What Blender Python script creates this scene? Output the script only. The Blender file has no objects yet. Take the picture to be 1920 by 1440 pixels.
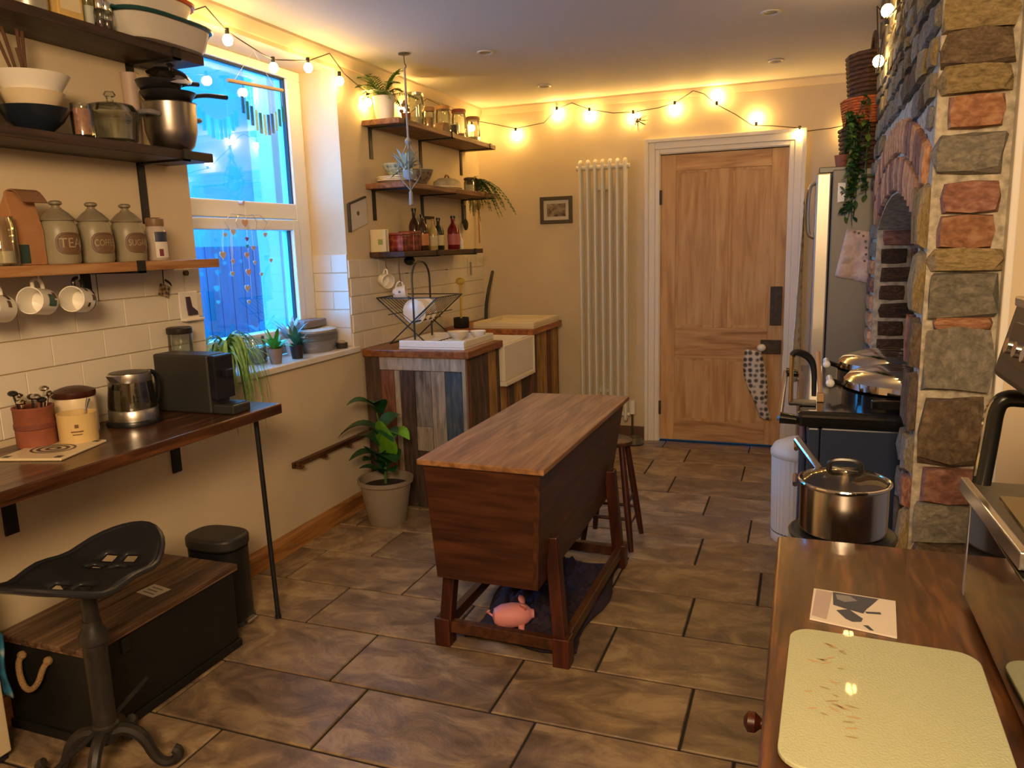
import bpy, bmesh, math, random
from mathutils import Vector, Matrix, noise as mnoise
random.seed(7)
R = math.radians
scene = bpy.context.scene
COL = scene.collection

# ------------------------------------------------------------------ camera
CAMH = 1.45
FPX, YAW, PIT, ROL = 1440.7, 0.3616, -0.17812, -0.02943
CAM = Vector((0, 0, CAMH))
_f = Vector((-math.sin(YAW)*math.cos(PIT), math.cos(YAW)*math.cos(PIT), math.sin(PIT)))
_r = Vector((math.cos(YAW), math.sin(YAW), 0)); _u = _r.cross(_f)
RT = math.cos(ROL)*_r + math.sin(ROL)*_u
UP = -math.sin(ROL)*_r + math.cos(ROL)*_u
FW = _f
cd = bpy.data.cameras.new('camera'); cam = bpy.data.objects.new('camera', cd); COL.objects.link(cam)
cd.sensor_fit = 'HORIZONTAL'; cd.sensor_width = 36.0; cd.lens = FPX/1920*36; cd.clip_start = 0.02
m = Matrix((( RT.x, UP.x, -FW.x, CAM.x), (RT.y, UP.y, -FW.y, CAM.y), (RT.z, UP.z, -FW.z, CAM.z), (0, 0, 0, 1)))
cam.matrix_world = m
scene.camera = cam

# ------------------------------------------------------------------ world, light, exposure
scene.view_settings.view_transform = 'Standard'
scene.view_settings.look = 'None'
scene.view_settings.exposure = 0.85
scene.view_settings.gamma = 1.0
scene.view_settings.use_curve_mapping = False
SKY_COL, SKY_STR = (0.035, 0.40, 1.0), 9.5
BULB_COL, BULB_STR = (1.0, 0.60, 0.17), 80.0
FILL_COL, FILL_W = (1.0, 0.67, 0.36), 66.0
w = bpy.data.worlds.new('dusk_sky'); scene.world = w; w.use_nodes = True
bg = w.node_tree.nodes['Background']; bg.inputs[0].default_value = (*SKY_COL, 1); bg.inputs[1].default_value = SKY_STR

def area(name, loc, target, size, power, col, sy=None):
    d = bpy.data.lights.new(name, 'AREA'); d.energy = power; d.color = col; d.size = size
    if sy: d.shape = 'RECTANGLE'; d.size_y = sy
    o = bpy.data.objects.new(name, d); COL.objects.link(o); o.location = loc
    o.rotation_euler = (Vector(target)-Vector(loc)).to_track_quat('-Z', 'Y').to_euler()
    return o
# unseen warm area light behind the camera, added as fill for the room
area('fill_lamp', (0.0, -0.7, 2.3), (-1.6, 2.2, 0.7), 0.8, FILL_W, FILL_COL)

# ------------------------------------------------------------------ pixel helpers (1920x1440)
def ray(px, py): return RT*((px-960)/FPX) - UP*((py-720)/FPX) + FW
def P(px, py, x=None, y=None, z=None):
    d = ray(px, py)
    t = (x-CAM.x)/d.x if x is not None else (y-CAM.y)/d.y if y is not None else (z-CAM.z)/d.z
    return CAM + d*t
def depth(p): return (Vector(p)-CAM).dot(FW)
def W(n, p): return n*depth(p)/FPX                       # n pixels wide at p, in metres
def ycol(px, X, Z):                                       # y of the point (X, y, Z) seen in column px
    k = (px-960)/FPX; v = RT*1.0 - FW*k                   # (q-C).v = 0
    return -((X-CAM.x)*v.x + (Z-CAM.z)*v.z)/v.y
def xcol(px, Y, Z):
    k = (px-960)/FPX; v = RT*1.0 - FW*k
    return -((Y-CAM.y)*v.y + (Z-CAM.z)*v.z)/v.x

# ------------------------------------------------------------------ materials
def lin(c):
    if isinstance(c, str):
        c = c.lstrip('#'); c = [int(c[i:i+2], 16)/255 for i in (0, 2, 4)]
        c = [v/12.92 if v <= .04045 else ((v+.055)/1.055)**2.4 for v in c]
    return (c[0], c[1], c[2], 1.0)
_mats = {}
def _new(name):
    mt = bpy.data.materials.new(name); mt.use_nodes = True
    nt = mt.node_tree; b = nt.nodes['Principled BSDF']
    return mt, nt, b
def N(nt, typ, **kw):
    n = nt.nodes.new(typ)
    for k, v in kw.items(): setattr(n, k, v)
    return n
def plain(name, col, rough=.5, metal=0, var=0.0, scale=30, bump=0.0, coat=0, spec=.5, trans=0, ior=1.45, alpha=1, sheen=0):
    if name in _mats: return _mats[name]
    mt, nt, b = _new(name); c = lin(col)
    b.inputs['Base Color'].default_value = c; b.inputs['Roughness'].default_value = rough; b.inputs['Metallic'].default_value = metal
    b.inputs['Specular IOR Level'].default_value = spec; b.inputs['IOR'].default_value = ior
    b.inputs['Coat Weight'].default_value = coat; b.inputs['Transmission Weight'].default_value = trans; b.inputs['Alpha'].default_value = alpha
    b.inputs['Sheen Weight'].default_value = sheen
    if var or bump:
        tc = N(nt, 'ShaderNodeTexCoord'); nz = N(nt, 'ShaderNodeTexNoise'); nz.inputs['Scale'].default_value = scale; nz.inputs['Detail'].default_value = 5
        nt.links.new(tc.outputs['Object'], nz.inputs['Vector'])
        if var:
            cr = N(nt, 'ShaderNodeValToRGB'); cr.color_ramp.elements[0].position = .3; cr.color_ramp.elements[1].position = .7
            cr.color_ramp.elements[0].color = tuple(v*(1-var) for v in c[:3])+(1,); cr.color_ramp.elements[1].color = tuple(min(1, v*(1+var)) for v in c[:3])+(1,)
            nt.links.new(nz.outputs['Fac'], cr.inputs[0]); nt.links.new(cr.outputs[0], b.inputs['Base Color'])
        if bump:
            bp = N(nt, 'ShaderNodeBump'); bp.inputs['Strength'].default_value = bump; bp.inputs['Distance'].default_value = .01
            nt.links.new(nz.outputs['Fac'], bp.inputs['Height']); nt.links.new(bp.outputs[0], b.inputs['Normal'])
    _mats[name] = mt; return mt
def emit(name, col, s):
    if name in _mats: return _mats[name]
    mt, nt, b = _new(name); b.inputs['Base Color'].default_value = lin(col)
    b.inputs['Emission Color'].default_value = lin(col); b.inputs['Emission Strength'].default_value = s
    _mats[name] = mt; return mt
def grain(name, cols, scale=6, stretch=(1, 12, 12), rough=.5, bump=.15, detail=6, vary=.25, pos=None, coat=0, distort=.6, spec=.5, nrough=.5):
    """wood / stone: noise stretched along one local axis, shifted and tinted per object"""
    if name in _mats: return _mats[name]
    mt, nt, b = _new(name)
    tc = N(nt, 'ShaderNodeTexCoord'); mp = N(nt, 'ShaderNodeMapping'); mp.inputs['Scale'].default_value = stretch
    oi = N(nt, 'ShaderNodeObjectInfo'); mu = N(nt, 'ShaderNodeMath', operation='MULTIPLY'); mu.inputs[1].default_value = 37
    nz = N(nt, 'ShaderNodeTexNoise', noise_dimensions='4D'); nz.inputs['Scale'].default_value = scale; nz.inputs['Detail'].default_value = detail; nz.inputs['Distortion'].default_value = distort; nz.inputs['Roughness'].default_value = nrough
    cr = N(nt, 'ShaderNodeValToRGB'); e = cr.color_ramp.elements
    n = len(cols); pos = pos or [.3+.4*i/(n-1) for i in range(n)]
    while len(e) < n: e.new(.5)
    for i in range(n): e[i].position = pos[i]; e[i].color = lin(cols[i])
    hs = N(nt, 'ShaderNodeHueSaturation'); ml = N(nt, 'ShaderNodeMapRange'); ml.inputs[3].default_value = 1-vary; ml.inputs[4].default_value = 1+vary
    bp = N(nt, 'ShaderNodeBump'); bp.inputs['Strength'].default_value = bump; bp.inputs['Distance'].default_value = .008
    L = nt.links.new
    L(tc.outputs['Object'], mp.inputs[0]); L(mp.outputs[0], nz.inputs['Vector']); L(oi.outputs['Random'], mu.inputs[0]); L(mu.outputs[0], nz.inputs['W'])
    L(nz.outputs['Fac'], cr.inputs[0]); L(cr.outputs[0], hs.inputs['Color']); L(oi.outputs['Random'], ml.inputs[0]); L(ml.outputs[0], hs.inputs['Value'])
    L(hs.outputs[0], b.inputs['Base Color']); L(nz.outputs['Fac'], bp.inputs['Height']); L(bp.outputs[0], b.inputs['Normal'])
    b.inputs['Roughness'].default_value = rough; b.inputs['Coat Weight'].default_value = coat; b.inputs['Specular IOR Level'].default_value = spec
    _mats[name] = mt; return mt
def pane(name, col, refl=.07, rough=.0, fk=.8):
    """thin clear glass: see-through with a soft fresnel reflection, tinted"""
    if name in _mats: return _mats[name]
    mt, nt, b = _new(name); nt.nodes.remove(b)
    out = [n for n in nt.nodes if n.type == 'OUTPUT_MATERIAL'][0]
    t = N(nt, 'ShaderNodeBsdfTransparent'); t.inputs[0].default_value = lin(col)
    g = N(nt, 'ShaderNodeBsdfGlossy'); g.inputs['Roughness'].default_value = rough
    fr = N(nt, 'ShaderNodeLayerWeight'); fr.inputs[0].default_value = .25
    ma = N(nt, 'ShaderNodeMath', operation='MULTIPLY_ADD'); ma.inputs[1].default_value = fk; ma.inputs[2].default_value = refl
    mx = N(nt, 'ShaderNodeMixShader'); L = nt.links.new
    L(fr.outputs['Fresnel'], ma.inputs[0]); L(ma.outputs[0], mx.inputs[0]); L(t.outputs[0], mx.inputs[1]); L(g.outputs[0], mx.inputs[2]); L(mx.outputs[0], out.inputs[0])
    _mats[name] = mt; return mt
def checkerprint(name, cols, scale=20, rough=.5, typ='voronoi', pos=None):
    """flat printed pattern on paper, cloth or glazed tile"""
    if name in _mats: return _mats[name]
    mt, nt, b = _new(name); tc = N(nt, 'ShaderNodeTexCoord')
    if typ == 'voronoi': t = N(nt, 'ShaderNodeTexVoronoi'); o = 'Distance'; t.inputs['Randomness'].default_value = .35
    elif typ == 'noise': t = N(nt, 'ShaderNodeTexNoise'); o = 'Fac'; t.inputs['Detail'].default_value = 3
    else: t = N(nt, 'ShaderNodeTexMagic'); o = 'Fac'; t.turbulence_depth = 3
    t.inputs['Scale'].default_value = scale
    cr = N(nt, 'ShaderNodeValToRGB'); cr.color_ramp.interpolation = 'EASE'; e = cr.color_ramp.elements; n = len(cols)
    while len(e) < n: e.new(.5)
    pos = pos or [.2+.6*i/(n-1) for i in range(n)]
    for i in range(n): e[i].position = pos[i]; e[i].color = lin(cols[i])
    nt.links.new(tc.outputs['Object'], t.inputs['Vector']); nt.links.new(t.outputs[o], cr.inputs[0]); nt.links.new(cr.outputs[0], b.inputs['Base Color'])
    b.inputs['Roughness'].default_value = rough; _mats[name] = mt; return mt

CREAM = plain('cream_wall_paint', (.63, .52, .35), .75, var=.04, scale=4, bump=.03)
CEIL = plain('ceiling_paint', (.66, .63, .58), .8, bump=.02, scale=8)
WHITE = plain('white_gloss_paint', (.78, .74, .66), .4)
UPVC = plain('white_window_frame', (.80, .80, .80), .3)
CERAM = plain('white_ceramic', (.82, .78, .70), .18)
CREAMC = plain('cream_ceramic', (.72, .60, .40), .3)
BLACK = plain('black_iron', (.012, .012, .014), .45, var=.3, scale=40)
BLKPL = plain('black_plastic', (.012, .012, .014), .3)
STEEL = plain('brushed_steel', (.62, .60, .57), .28, 1.0)
CHROME = plain('polished_chrome', (.78, .76, .72), .08, 1.0)
GLASS = pane('clear_glass', (.93, .95, .93), .06)
TEAL = plain('green_leaf', (.05, .17, .035), .45, var=.4, scale=25)
LEAFD = plain('dark_green_leaf', (.012, .07, .022), .35, var=.4, scale=20)
LEAFB = plain('bright_green_leaf', (.14, .36, .02), .4, var=.25, scale=20)
LEAFP = plain('pale_striped_leaf', (.22, .42, .13), .5, var=.35, scale=60)
SOIL = plain('dark_soil', (.03, .018, .01), .95, bump=.6, scale=60)
TERRA = plain('terracotta', (.25, .075, .04), .7, var=.15)
PINE = grain('stripped_pine', ['#a27546', '#c09766', '#cda878'], 3.0, (8, 8, .8), .55, .05, vary=.06)
PINEX = grain('stripped_pine_rail', ['#8f6236', '#bb9060', '#cda878'], 3.0, (.9, 9, 9), .5, .06, vary=.08)
DARKSH = grain('dark_stained_board', ['#1c1310', '#33231b', '#4a3327'], 5, (10, .8, 10), .5, .1, vary=.1)
PINESH = grain('orange_pine_board', ['#7d5230', '#9f6f45', '#b08a5e'], 6, (10, .8, 10), .45, .06, vary=.05)
WALNUT = grain('walnut_worktop', ['#2a160c', '#4a2c1a', '#74492a'], 6, (8, .7, 8), .3, .06, vary=.05, coat=.2)
OAKTOP = grain('oak_table_top', ['#6b452a', '#8c623c', '#a87b4e'], 5, (8, .7, 8), .55, .05, vary=.05)
ELM = grain('red_brown_elm', ['#29130b', '#401f12', '#56301c'], 4, (1.0, 8, 9), .4, .08, vary=.08)
ELMY = grain('red_brown_elm_side', ['#2a150c', '#432412', '#59361f'], 4, (8, 1.0, 9), .4, .08, vary=.08)
ELMZ = grain('red_brown_elm_leg', ['#240d06', '#3c170b', '#542512'], 4, (9, 9, 1), .4, .08, vary=.1)

# ------------------------------------------------------------------ mesh helpers
class MB:
    def __init__(s): s.v = []; s.f = []
    def add(s, vs, fs):
        k = len(s.v); s.v += [tuple(v) for v in vs]; s.f += [tuple(i+k for i in f) for f in fs]; return s
    def box(s, a, b):
        x0, x1 = sorted((a[0], b[0])); y0, y1 = sorted((a[1], b[1])); z0, z1 = sorted((a[2], b[2]))
        v = [(x, y, z) for x in (x0, x1) for y in (y0, y1) for z in (z0, z1)]
        return s.add(v, [(0, 1, 3, 2), (4, 6, 7, 5), (0, 4, 5, 1), (2, 3, 7, 6), (0, 2, 6, 4), (1, 5, 7, 3)])
    def cbox(s, c, d): return s.box([c[i]-d[i]/2 for i in range(3)], [c[i]+d[i]/2 for i in range(3)])
    def hexa(s, lo, hi):      # two quads (4 pts each) joined
        return s.add(list(lo)+list(hi), [(3, 2, 1, 0), (4, 5, 6, 7), (0, 1, 5, 4), (1, 2, 6, 5), (2, 3, 7, 6), (3, 0, 4, 7)])
    def bar(s, p0, p1, w, h=None, up=(0, 0, 1)):   # rectangular bar between two points
        p0, p1 = Vector(p0), Vector(p1); h = h or w; d = (p1-p0).normalized(); u = Vector(up)
        if abs(d.dot(u)) > .95: u = Vector((0, 1, 0))
        a = d.cross(u).normalized(); b = a.cross(d)
        q = [a*(i*w/2)+b*(j*h/2) for i, j in ((-1, -1), (1, -1), (1, 1), (-1, 1))]
        return s.hexa([p0+k for k in q], [p1+k for k in q])
    def tube(s, pts, r, n=8, caps=True, closed=False):
        pts = [Vector(p) for p in pts]; rs = list(r) if isinstance(r, (list, tuple)) else [r]*len(pts)
        if 3 <= len(pts) <= 8 and not closed and n >= 6:      # round the corners
            for _ in range(2):
                np_, nr = [pts[0]], [rs[0]]
                for a, b, ra, rb in zip(pts, pts[1:], rs, rs[1:]):
                    np_ += [a.lerp(b, .25), a.lerp(b, .75)]; nr += [ra*.75+rb*.25, ra*.25+rb*.75]
                pts, rs = np_+[pts[-1]], nr+[rs[-1]]
        rings = []; u = None; m = len(pts)
        for i, p in enumerate(pts):
            if closed: d = pts[(i+1) % m]-pts[i-1]
            else: d = pts[min(i+1, m-1)]-pts[max(i-1, 0)]
            d.normalize()
            if u is None:
                u = Vector((0, 0, 1)) if abs(d.z) < .9 else Vector((1, 0, 0))
            u = (u-d*u.dot(d)); u.normalize(); v = d.cross(u)
            rings.append([p+(u*math.cos(2*math.pi*k/n)+v*math.sin(2*math.pi*k/n))*rs[i] for k in range(n)])
        vs = [q for g in rings for q in g]; fs = []
        for i in range(m if closed else m-1):
            j = (i+1) % m
            for k in range(n): fs.append((i*n+k, i*n+(k+1) % n, j*n+(k+1) % n, j*n+k))
        if caps and not closed: fs += [tuple(range(n-1, -1, -1)), tuple((m-1)*n+k for k in range(n))]
        return s.add(vs, fs)
    def cyl(s, p0, p1, r0, r1=None, n=16): return s.tube([p0, p1], [r0, r0 if r1 is None else r1], n)
    def lathe(s, prof, c=(0, 0, 0), n=24, sx=1, sy=1, caps=True):    # profile [(r, z)...] bottom to top
        vs = [(c[0]+r*sx*math.cos(2*math.pi*k/n), c[1]+r*sy*math.sin(2*math.pi*k/n), c[2]+z) for r, z in prof for k in range(n)]
        fs = [(i*n+k, i*n+(k+1) % n, (i+1)*n+(k+1) % n, (i+1)*n+k) for i in range(len(prof)-1) for k in range(n)]
        if caps: fs += [tuple(range(n-1, -1, -1)), tuple((len(prof)-1)*n+k for k in range(n))]
        return s.add(vs, fs)
    def prism(s, poly, axis, lo, hi):      # poly: 2-d points in the other two axes (in x,y,z order)
        def mk(p, t): q = list(p); q.insert(axis, t); return q
        n = len(poly); vs = [mk(p, lo) for p in poly]+[mk(p, hi) for p in poly]
        return s.add(vs, [tuple(range(n-1, -1, -1)), tuple(range(n, 2*n))]+[(i, (i+1) % n, n+(i+1) % n, n+i) for i in range(n)])
    def ball(s, c, r, n=12, sz=1, sx=1, sy=1):
        k = n//2; prof = [(max(1e-4, r*math.sin(math.pi*i/k)), -r*sz*math.cos(math.pi*i/k)) for i in range(k+1)]
        return s.lathe(prof, c, n, sx, sy)
    def leaf(s, base, tip, wid, droop=0.0, n=5, up=(0, 0, 1), fold=.0):   # curved blade from base to tip, real thickness comes from both faces
        b, t = Vector(base), Vector(tip); d = t-b; u = Vector(up); a = d.cross(u)
        if a.length < 1e-5: a = d.cross(Vector((1, 0, 0)))
        a.normalize(); vs = []; nn = a.cross(d).normalized()
        for i in range(n+1):
            k = i/n; p = b+d*k+Vector((0, 0, 1))*(droop*4*k*(1-k)); ww = wid*(math.sin(math.pi*min(1, .08+.92*k))**.7 if k < 1 else .05)/2
            vs += [p-a*ww+nn*fold*ww, p, p+a*ww+nn*fold*ww]
        fs = []
        for i in range(n): fs += [(3*i, 3*i+1, 3*i+4, 3*i+3), (3*i+1, 3*i+2, 3*i+5, 3*i+4)]
        return s.add(vs, fs)
    def grid(s, fn, nu, nv, th=None):      # surface fn(u,v)->pt
        vs = [fn(i/nu, j/nv) for i in range(nu+1) for j in range(nv+1)]
        return s.add(vs, [(i*(nv+1)+j, (i+1)*(nv+1)+j, (i+1)*(nv+1)+j+1, i*(nv+1)+j+1) for i in range(nu) for j in range(nv)])
ORG = {}
def build(name, mb, mt, parent=None, org=None, smooth=False, bevel=0, bseg=2, solid=0, sub=0, ang=40):
    o0 = Vector(ORG.get(parent.name, (0, 0, 0))) if parent is not None else Vector(org or (0, 0, 0))
    me = bpy.data.meshes.new(name); me.from_pydata([tuple(Vector(v)-o0) for v in mb.v], [], mb.f); me.update()
    bm = bmesh.new(); bm.from_mesh(me); bmesh.ops.recalc_face_normals(bm, faces=bm.faces); bm.to_mesh(me); bm.free()
    ob = bpy.data.objects.new(name, me); COL.objects.link(ob)
    if mt is not None: me.materials.append(mt)
    if parent is not None: ob.parent = parent; ORG[ob.name] = o0
    else: ob.location = o0; ORG[ob.name] = o0
    if smooth:
        me.polygons.foreach_set('use_smooth', [True]*len(me.polygons))
        try: me.set_sharp_from_angle(angle=R(ang))
        except Exception: pass
    if solid: md = ob.modifiers.new('thickness', 'SOLIDIFY'); md.thickness = solid; md.offset = 0
    if bevel: md = ob.modifiers.new('bevel', 'BEVEL'); md.width = bevel; md.segments = bseg; md.limit_method = 'ANGLE'; md.angle_limit = R(50)
    if sub: md = ob.modifiers.new('sub', 'SUBSURF'); md.levels = sub; md.render_levels = sub
    return ob
def tag(o, label=None, cat=None, group=None, kind=None):
    if label: o['label'] = label
    if cat: o['category'] = cat
    if group: o['group'] = group
    if kind: o['kind'] = kind
    return o
def thing(name, label, cat, loc, group=None, rotz=0, local=False):
    o = bpy.data.objects.new(name, None); COL.objects.link(o); o.empty_display_size = .05
    o.location = loc; o.rotation_euler = (0, 0, rotz); ORG[o.name] = Vector((0, 0, 0)) if local else Vector(loc)
    return tag(o, label, cat, group)
def single(name, mb, mt, label, cat, org, group=None, **kw): return tag(build(name, mb, mt, None, org, **kw), label, cat, group)
def struct(name, mb, mt, **kw): return tag(build(name, mb, mt, **kw), kind='structure')
def share(src, name, parent, loc, rot=(0, 0, 0), scale=(1, 1, 1), mt=None):     # another object on the same mesh data
    o = bpy.data.objects.new(name, src); COL.objects.link(o)
    if parent is not None: o.parent = parent
    o.location = loc; o.rotation_euler = rot; o.scale = scale
    if mt is not None:
        o.material_slots[0].link = 'OBJECT'; o.material_slots[0].material = mt
    return o
def meshdata(name, mb, mt=None):
    me = bpy.data.meshes.new(name); me.from_pydata(mb.v, [], mb.f); me.update()
    bm = bmesh.new(); bm.from_mesh(me); bmesh.ops.recalc_face_normals(bm, faces=bm.faces); bm.to_mesh(me); bm.free()
    me.materials.append(mt); return me
def copy_tree(o, loc, rotz=None, label=None, parent=None):
    c = o.copy(); COL.objects.link(c); c.parent = parent
    if parent is None:
        c.location = loc
        if rotz is not None: c.rotation_euler = (0, 0, rotz)
        if label: c['label'] = label
    for ch in o.children: copy_tree(ch, None, None, None, c)
    return c
def text_geo(txt, size):
    cu = bpy.data.curves.new('t', 'FONT'); cu.body = txt; cu.size = size; cu.align_x = 'CENTER'; cu.align_y = 'CENTER'; cu.resolution_u = 3
    ob = bpy.data.objects.new('t', cu); COL.objects.link(ob); dg = bpy.context.evaluated_depsgraph_get()
    me = bpy.data.meshes.new_from_object(ob.evaluated_get(dg)); v = [tuple(q.co) for q in me.vertices]; f = [tuple(p.vertices) for p in me.polygons]
    bpy.data.objects.remove(ob); bpy.data.curves.remove(cu); bpy.data.meshes.remove(me); return v, f
def bbox_chamfer(dx, dy, dz, c):     # box with cut corners for stones and tiles (top = +z), few triangles
    b = MB(); x, y, z = dx/2, dy/2, dz
    b.add([(-x, -y, 0), (x, -y, 0), (x, y, 0), (-x, y, 0), (-x, -y, z-c), (x, -y, z-c), (x, y, z-c), (-x, y, z-c), (-x+c, -y+c, z), (x-c, -y+c, z), (x-c, y-c, z), (-x+c, y-c, z)],
          [(3, 2, 1, 0), (0, 1, 5, 4), (1, 2, 6, 5), (2, 3, 7, 6), (3, 0, 4, 7), (4, 5, 9, 8), (5, 6, 10, 9), (6, 7, 11, 10), (7, 4, 8, 11), (8, 9, 10, 11)])
    return b
# ================================================================== ROOM SHELL
XL, XR, YB, YF, ZC = -2.31, 0.64, 5.54, -1.6, 2.455
# --- floor: grout slab with individual slate-look tiles
GROUT = plain('dark_grout', (.022, .017, .013), .9)
fl = struct('floor', MB().box((XL-.3, YF, -.08), (XR+.35, YB+.1, -.006)), GROUT)
SLATE = grain('slate_look_floor_tile', ['#46392f', '#6d5b4b', '#85705a', '#a08a6a', '#8d847a'], 5.0, (1, 1.6, 1), .34, .7, 14, .12, [.25, .43, .52, .61, .78], distort=.9, nrough=.66)
TP, TD = .593, .3325
tile_me = meshdata('floor_tile', bbox_chamfer(TP-.009, TD-.010, .012, .003), SLATE)
# joint offsets read off the photo row by row
offs = {2.03: -.285, 1.6975: -.13, 1.365: -.45, 1.0325: -.2, .7: -.35, 2.3625: -.025, 2.695: -.367, 3.0275: -.12, 3.36: -.41, 3.6925: -.2}
row = 0; y = .7
while y < YB:
    key = min(offs, key=lambda k: abs(k-y)); off = offs[key] if abs(key-y) < .02 else random.choice((-.1, -.3, -.45))
    k0 = math.floor((XL-off)/TP)
    for k in range(k0, 6):
        xa, xb = off+k*TP, off+(k+1)*TP; xa2, xb2 = max(xa, XL), min(xb, XR+.2)
        if xb2-xa2 < .03: continue
        yb = min(y+TD, YB)
        share(tile_me, 'tile', fl, ((xa2+xb2)/2, (y+yb)/2, -.012+random.uniform(-.0006, .0006)), (0, 0, 0), ((xb2-xa2)/TP, (yb-y)/TD, 1))
    y += TD
struct('ceiling', MB().box((XL-.3, YF, ZC), (XR+.35, YB+.1, ZC+.1)), CEIL)

# --- left wall with the window opening
WY0, WY1, WZ0, WZ1 = 2.52, 3.64, .924, 2.38
TH = .3
b = MB().box((XL-TH, YF, 0), (XL, WY0, ZC)).box((XL-TH, WY1, 0), (XL, YB, ZC)).box((XL-TH, WY0, 0), (XL, WY1, WZ0-.03)).box((XL-TH, WY0, WZ1), (XL, WY1, ZC))
wl = struct('wall_left', b, CREAM)
WTILE = plain('white_metro_tile_glaze', (.70, .64, .53), .16, var=.03, scale=6)
RTILE = plain('window_reveal_paint', (.74, .72, .68), .5)
wt = MB(); t = bbox_chamfer(.2035, .0965, .008, .002); wt.add([(z, x, y) for x, y, z in t.v], t.f)
wtile = meshdata('wall_tile', wt, WTILE)
def walltiles(y0, y1, z0, z1, ph):
    z = z0; r = 0
    while z < z1-.02:
        o = ph+(.1025 if r % 2 else 0); k = math.floor((y0-o)/.205)
        while o+k*.205 < y1:
            a, bb = max(y0, o+k*.205), min(y1, o+(k+1)*.205)
            if bb-a > .012: share(wtile, 'tile', wl, (XL, (a+bb)/2, z+.05), (0, 0, 0), (1, (bb-a)/.205, min(1, (z1-z)/.1)))
            z_ = z; k += 1
        z += .1; r += 1
walltiles(1.1, WY0, .90, 1.40, 1.82-.205*3)
walltiles(WY1, YB, .90, 1.40, 3.957-.205)
# tiles on the right-hand window reveal (face towards -y)
wt2 = MB(); t = bbox_chamfer(.2035, .0965, .006, .002); wt2.add([(x, -z, y) for x, y, z in t.v], t.f)
wt2m = meshdata('reveal_tile', wt2, WTILE)
for r in range(5):
    z = .93+.1*r; d0 = 0 if r % 2 else .1
    for a, bb in ((0, d0), (d0, .22)):
        if bb-a > .01: share(wt2m, 'tile', wl, (XL-(a+bb)/2, WY1, z+.05), (0, 0, 0), ((bb-a)/.205, 1, 1))
# --- cornice above the window wall
struct('trim_1', MB().prism([(XL, ZC-.055), (XL+.015, ZC-.055), (XL+.05, ZC-.012), (XL+.05, ZC), (XL, ZC)], 1, YF, YB), CREAM)
struct('trim_2', MB().prism([(YB, ZC-.05), (YB-.012, ZC-.05), (YB-.035, ZC-.012), (YB-.035, ZC), (YB, ZC)], 0, XL+.05, XR), CREAM)
# --- back wall with door opening
DX0, DX1, DZ = -.945, -.105, 2.04
struct('wall_back', MB().box((XL-.3, YB, 0), (DX0-.02, YB+.12, ZC)).box((DX1+.02, YB, 0), (XR+.35, YB+.12, ZC)).box((DX0-.02, YB, DZ+.01), (DX1+.02, YB+.12, ZC)).box((DX0-.02, YB+.09, 0), (DX1+.02, YB+.12, DZ+.01)), CREAM)
struct('wall_right', MB().box((XR, YF, 0), (XR+.12, 2.25, ZC)).box((XR, 3.95, 0), (XR+.12, YB, ZC)), CREAM)
struct('wall_front', MB().box((XL-.3, YF-.1, 0), (XR+.35, YF, ZC)), CREAM)
# --- skirting boards
struct('baseboard_left', MB().prism([(XL, 0), (XL+.02, 0), (XL+.02, .085), (XL+.012, .1), (XL, .1)], 1, .3, 3.715),
       grain('pine_skirting', ['#7d4f26', '#a8743e', '#bb8a52'], 4, (9, .8, 9), .45, .05, vary=.02))
struct('baseboard_back', MB().box((-1.66, YB-.018, 0), (-1.055, YB, .10)), plain('brown_skirting', (.13, .07, .045), .5))

# --- window
w1 = struct('window_1', MB().box((XL-.30, WY0, 2.335), (XL-.22, WY1, WZ1)).box((XL-.30, WY0, WZ0), (XL-.22, WY1, .985))
            .box((XL-.30, WY1-.115, .985), (XL-.22, WY1, 2.335)).box((XL-.30, WY0, .985), (XL-.22, WY0+.10, 2.335)).box((XL-.30, WY0+.1, 1.62), (XL-.22, WY1-.115, 1.70)), UPVC, bevel=.006)
build('opening_sash', MB().box((XL-.285, WY1-.17, 1.0), (XL-.205, WY1-.118, 1.615)).box((XL-.285, WY0+.103, 1.0), (XL-.205, WY0+.155, 1.615))
      .box((XL-.285, WY0+.155, 1.562), (XL-.205, WY1-.17, 1.615)).box((XL-.285, WY0+.155, 1.0), (XL-.205, WY1-.17, 1.055)), UPVC, w1, bevel=.005)
WPANE = pane('window_glass', (.86, .97, 1.0), .04, fk=.45)
build('upper_pane', MB().box((XL-.262, WY0+.1, 1.70), (XL-.258, WY1-.115, 2.335)), WPANE, w1)
build('lower_pane', MB().box((XL-.252, WY0+.155, 1.055), (XL-.248, WY1-.17, 1.562)), WPANE, w1)
GASK = plain('dark_window_seal', (.02, .025, .03), .6)
build('window_seal', MB().box((XL-.258, WY1-.124, 1.70), (XL-.235, WY1-.115, 2.335)).box((XL-.258, WY0+.1, 2.327), (XL-.235, WY1-.115, 2.335)).box((XL-.248, WY1-.177, 1.055), (XL-.228, WY1-.17, 1.562)), GASK, w1)
struct('trim_3', MB().box((XL-.22, WY0, WZ0-.03), (XL, WY1, WZ0)).box((XL, WY0-.02, WZ0-.03), (XL+.025, WY1+.04, WZ0)), plain('tiled_window_sill', (.70, .66, .58), .25), bevel=.004)
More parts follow.
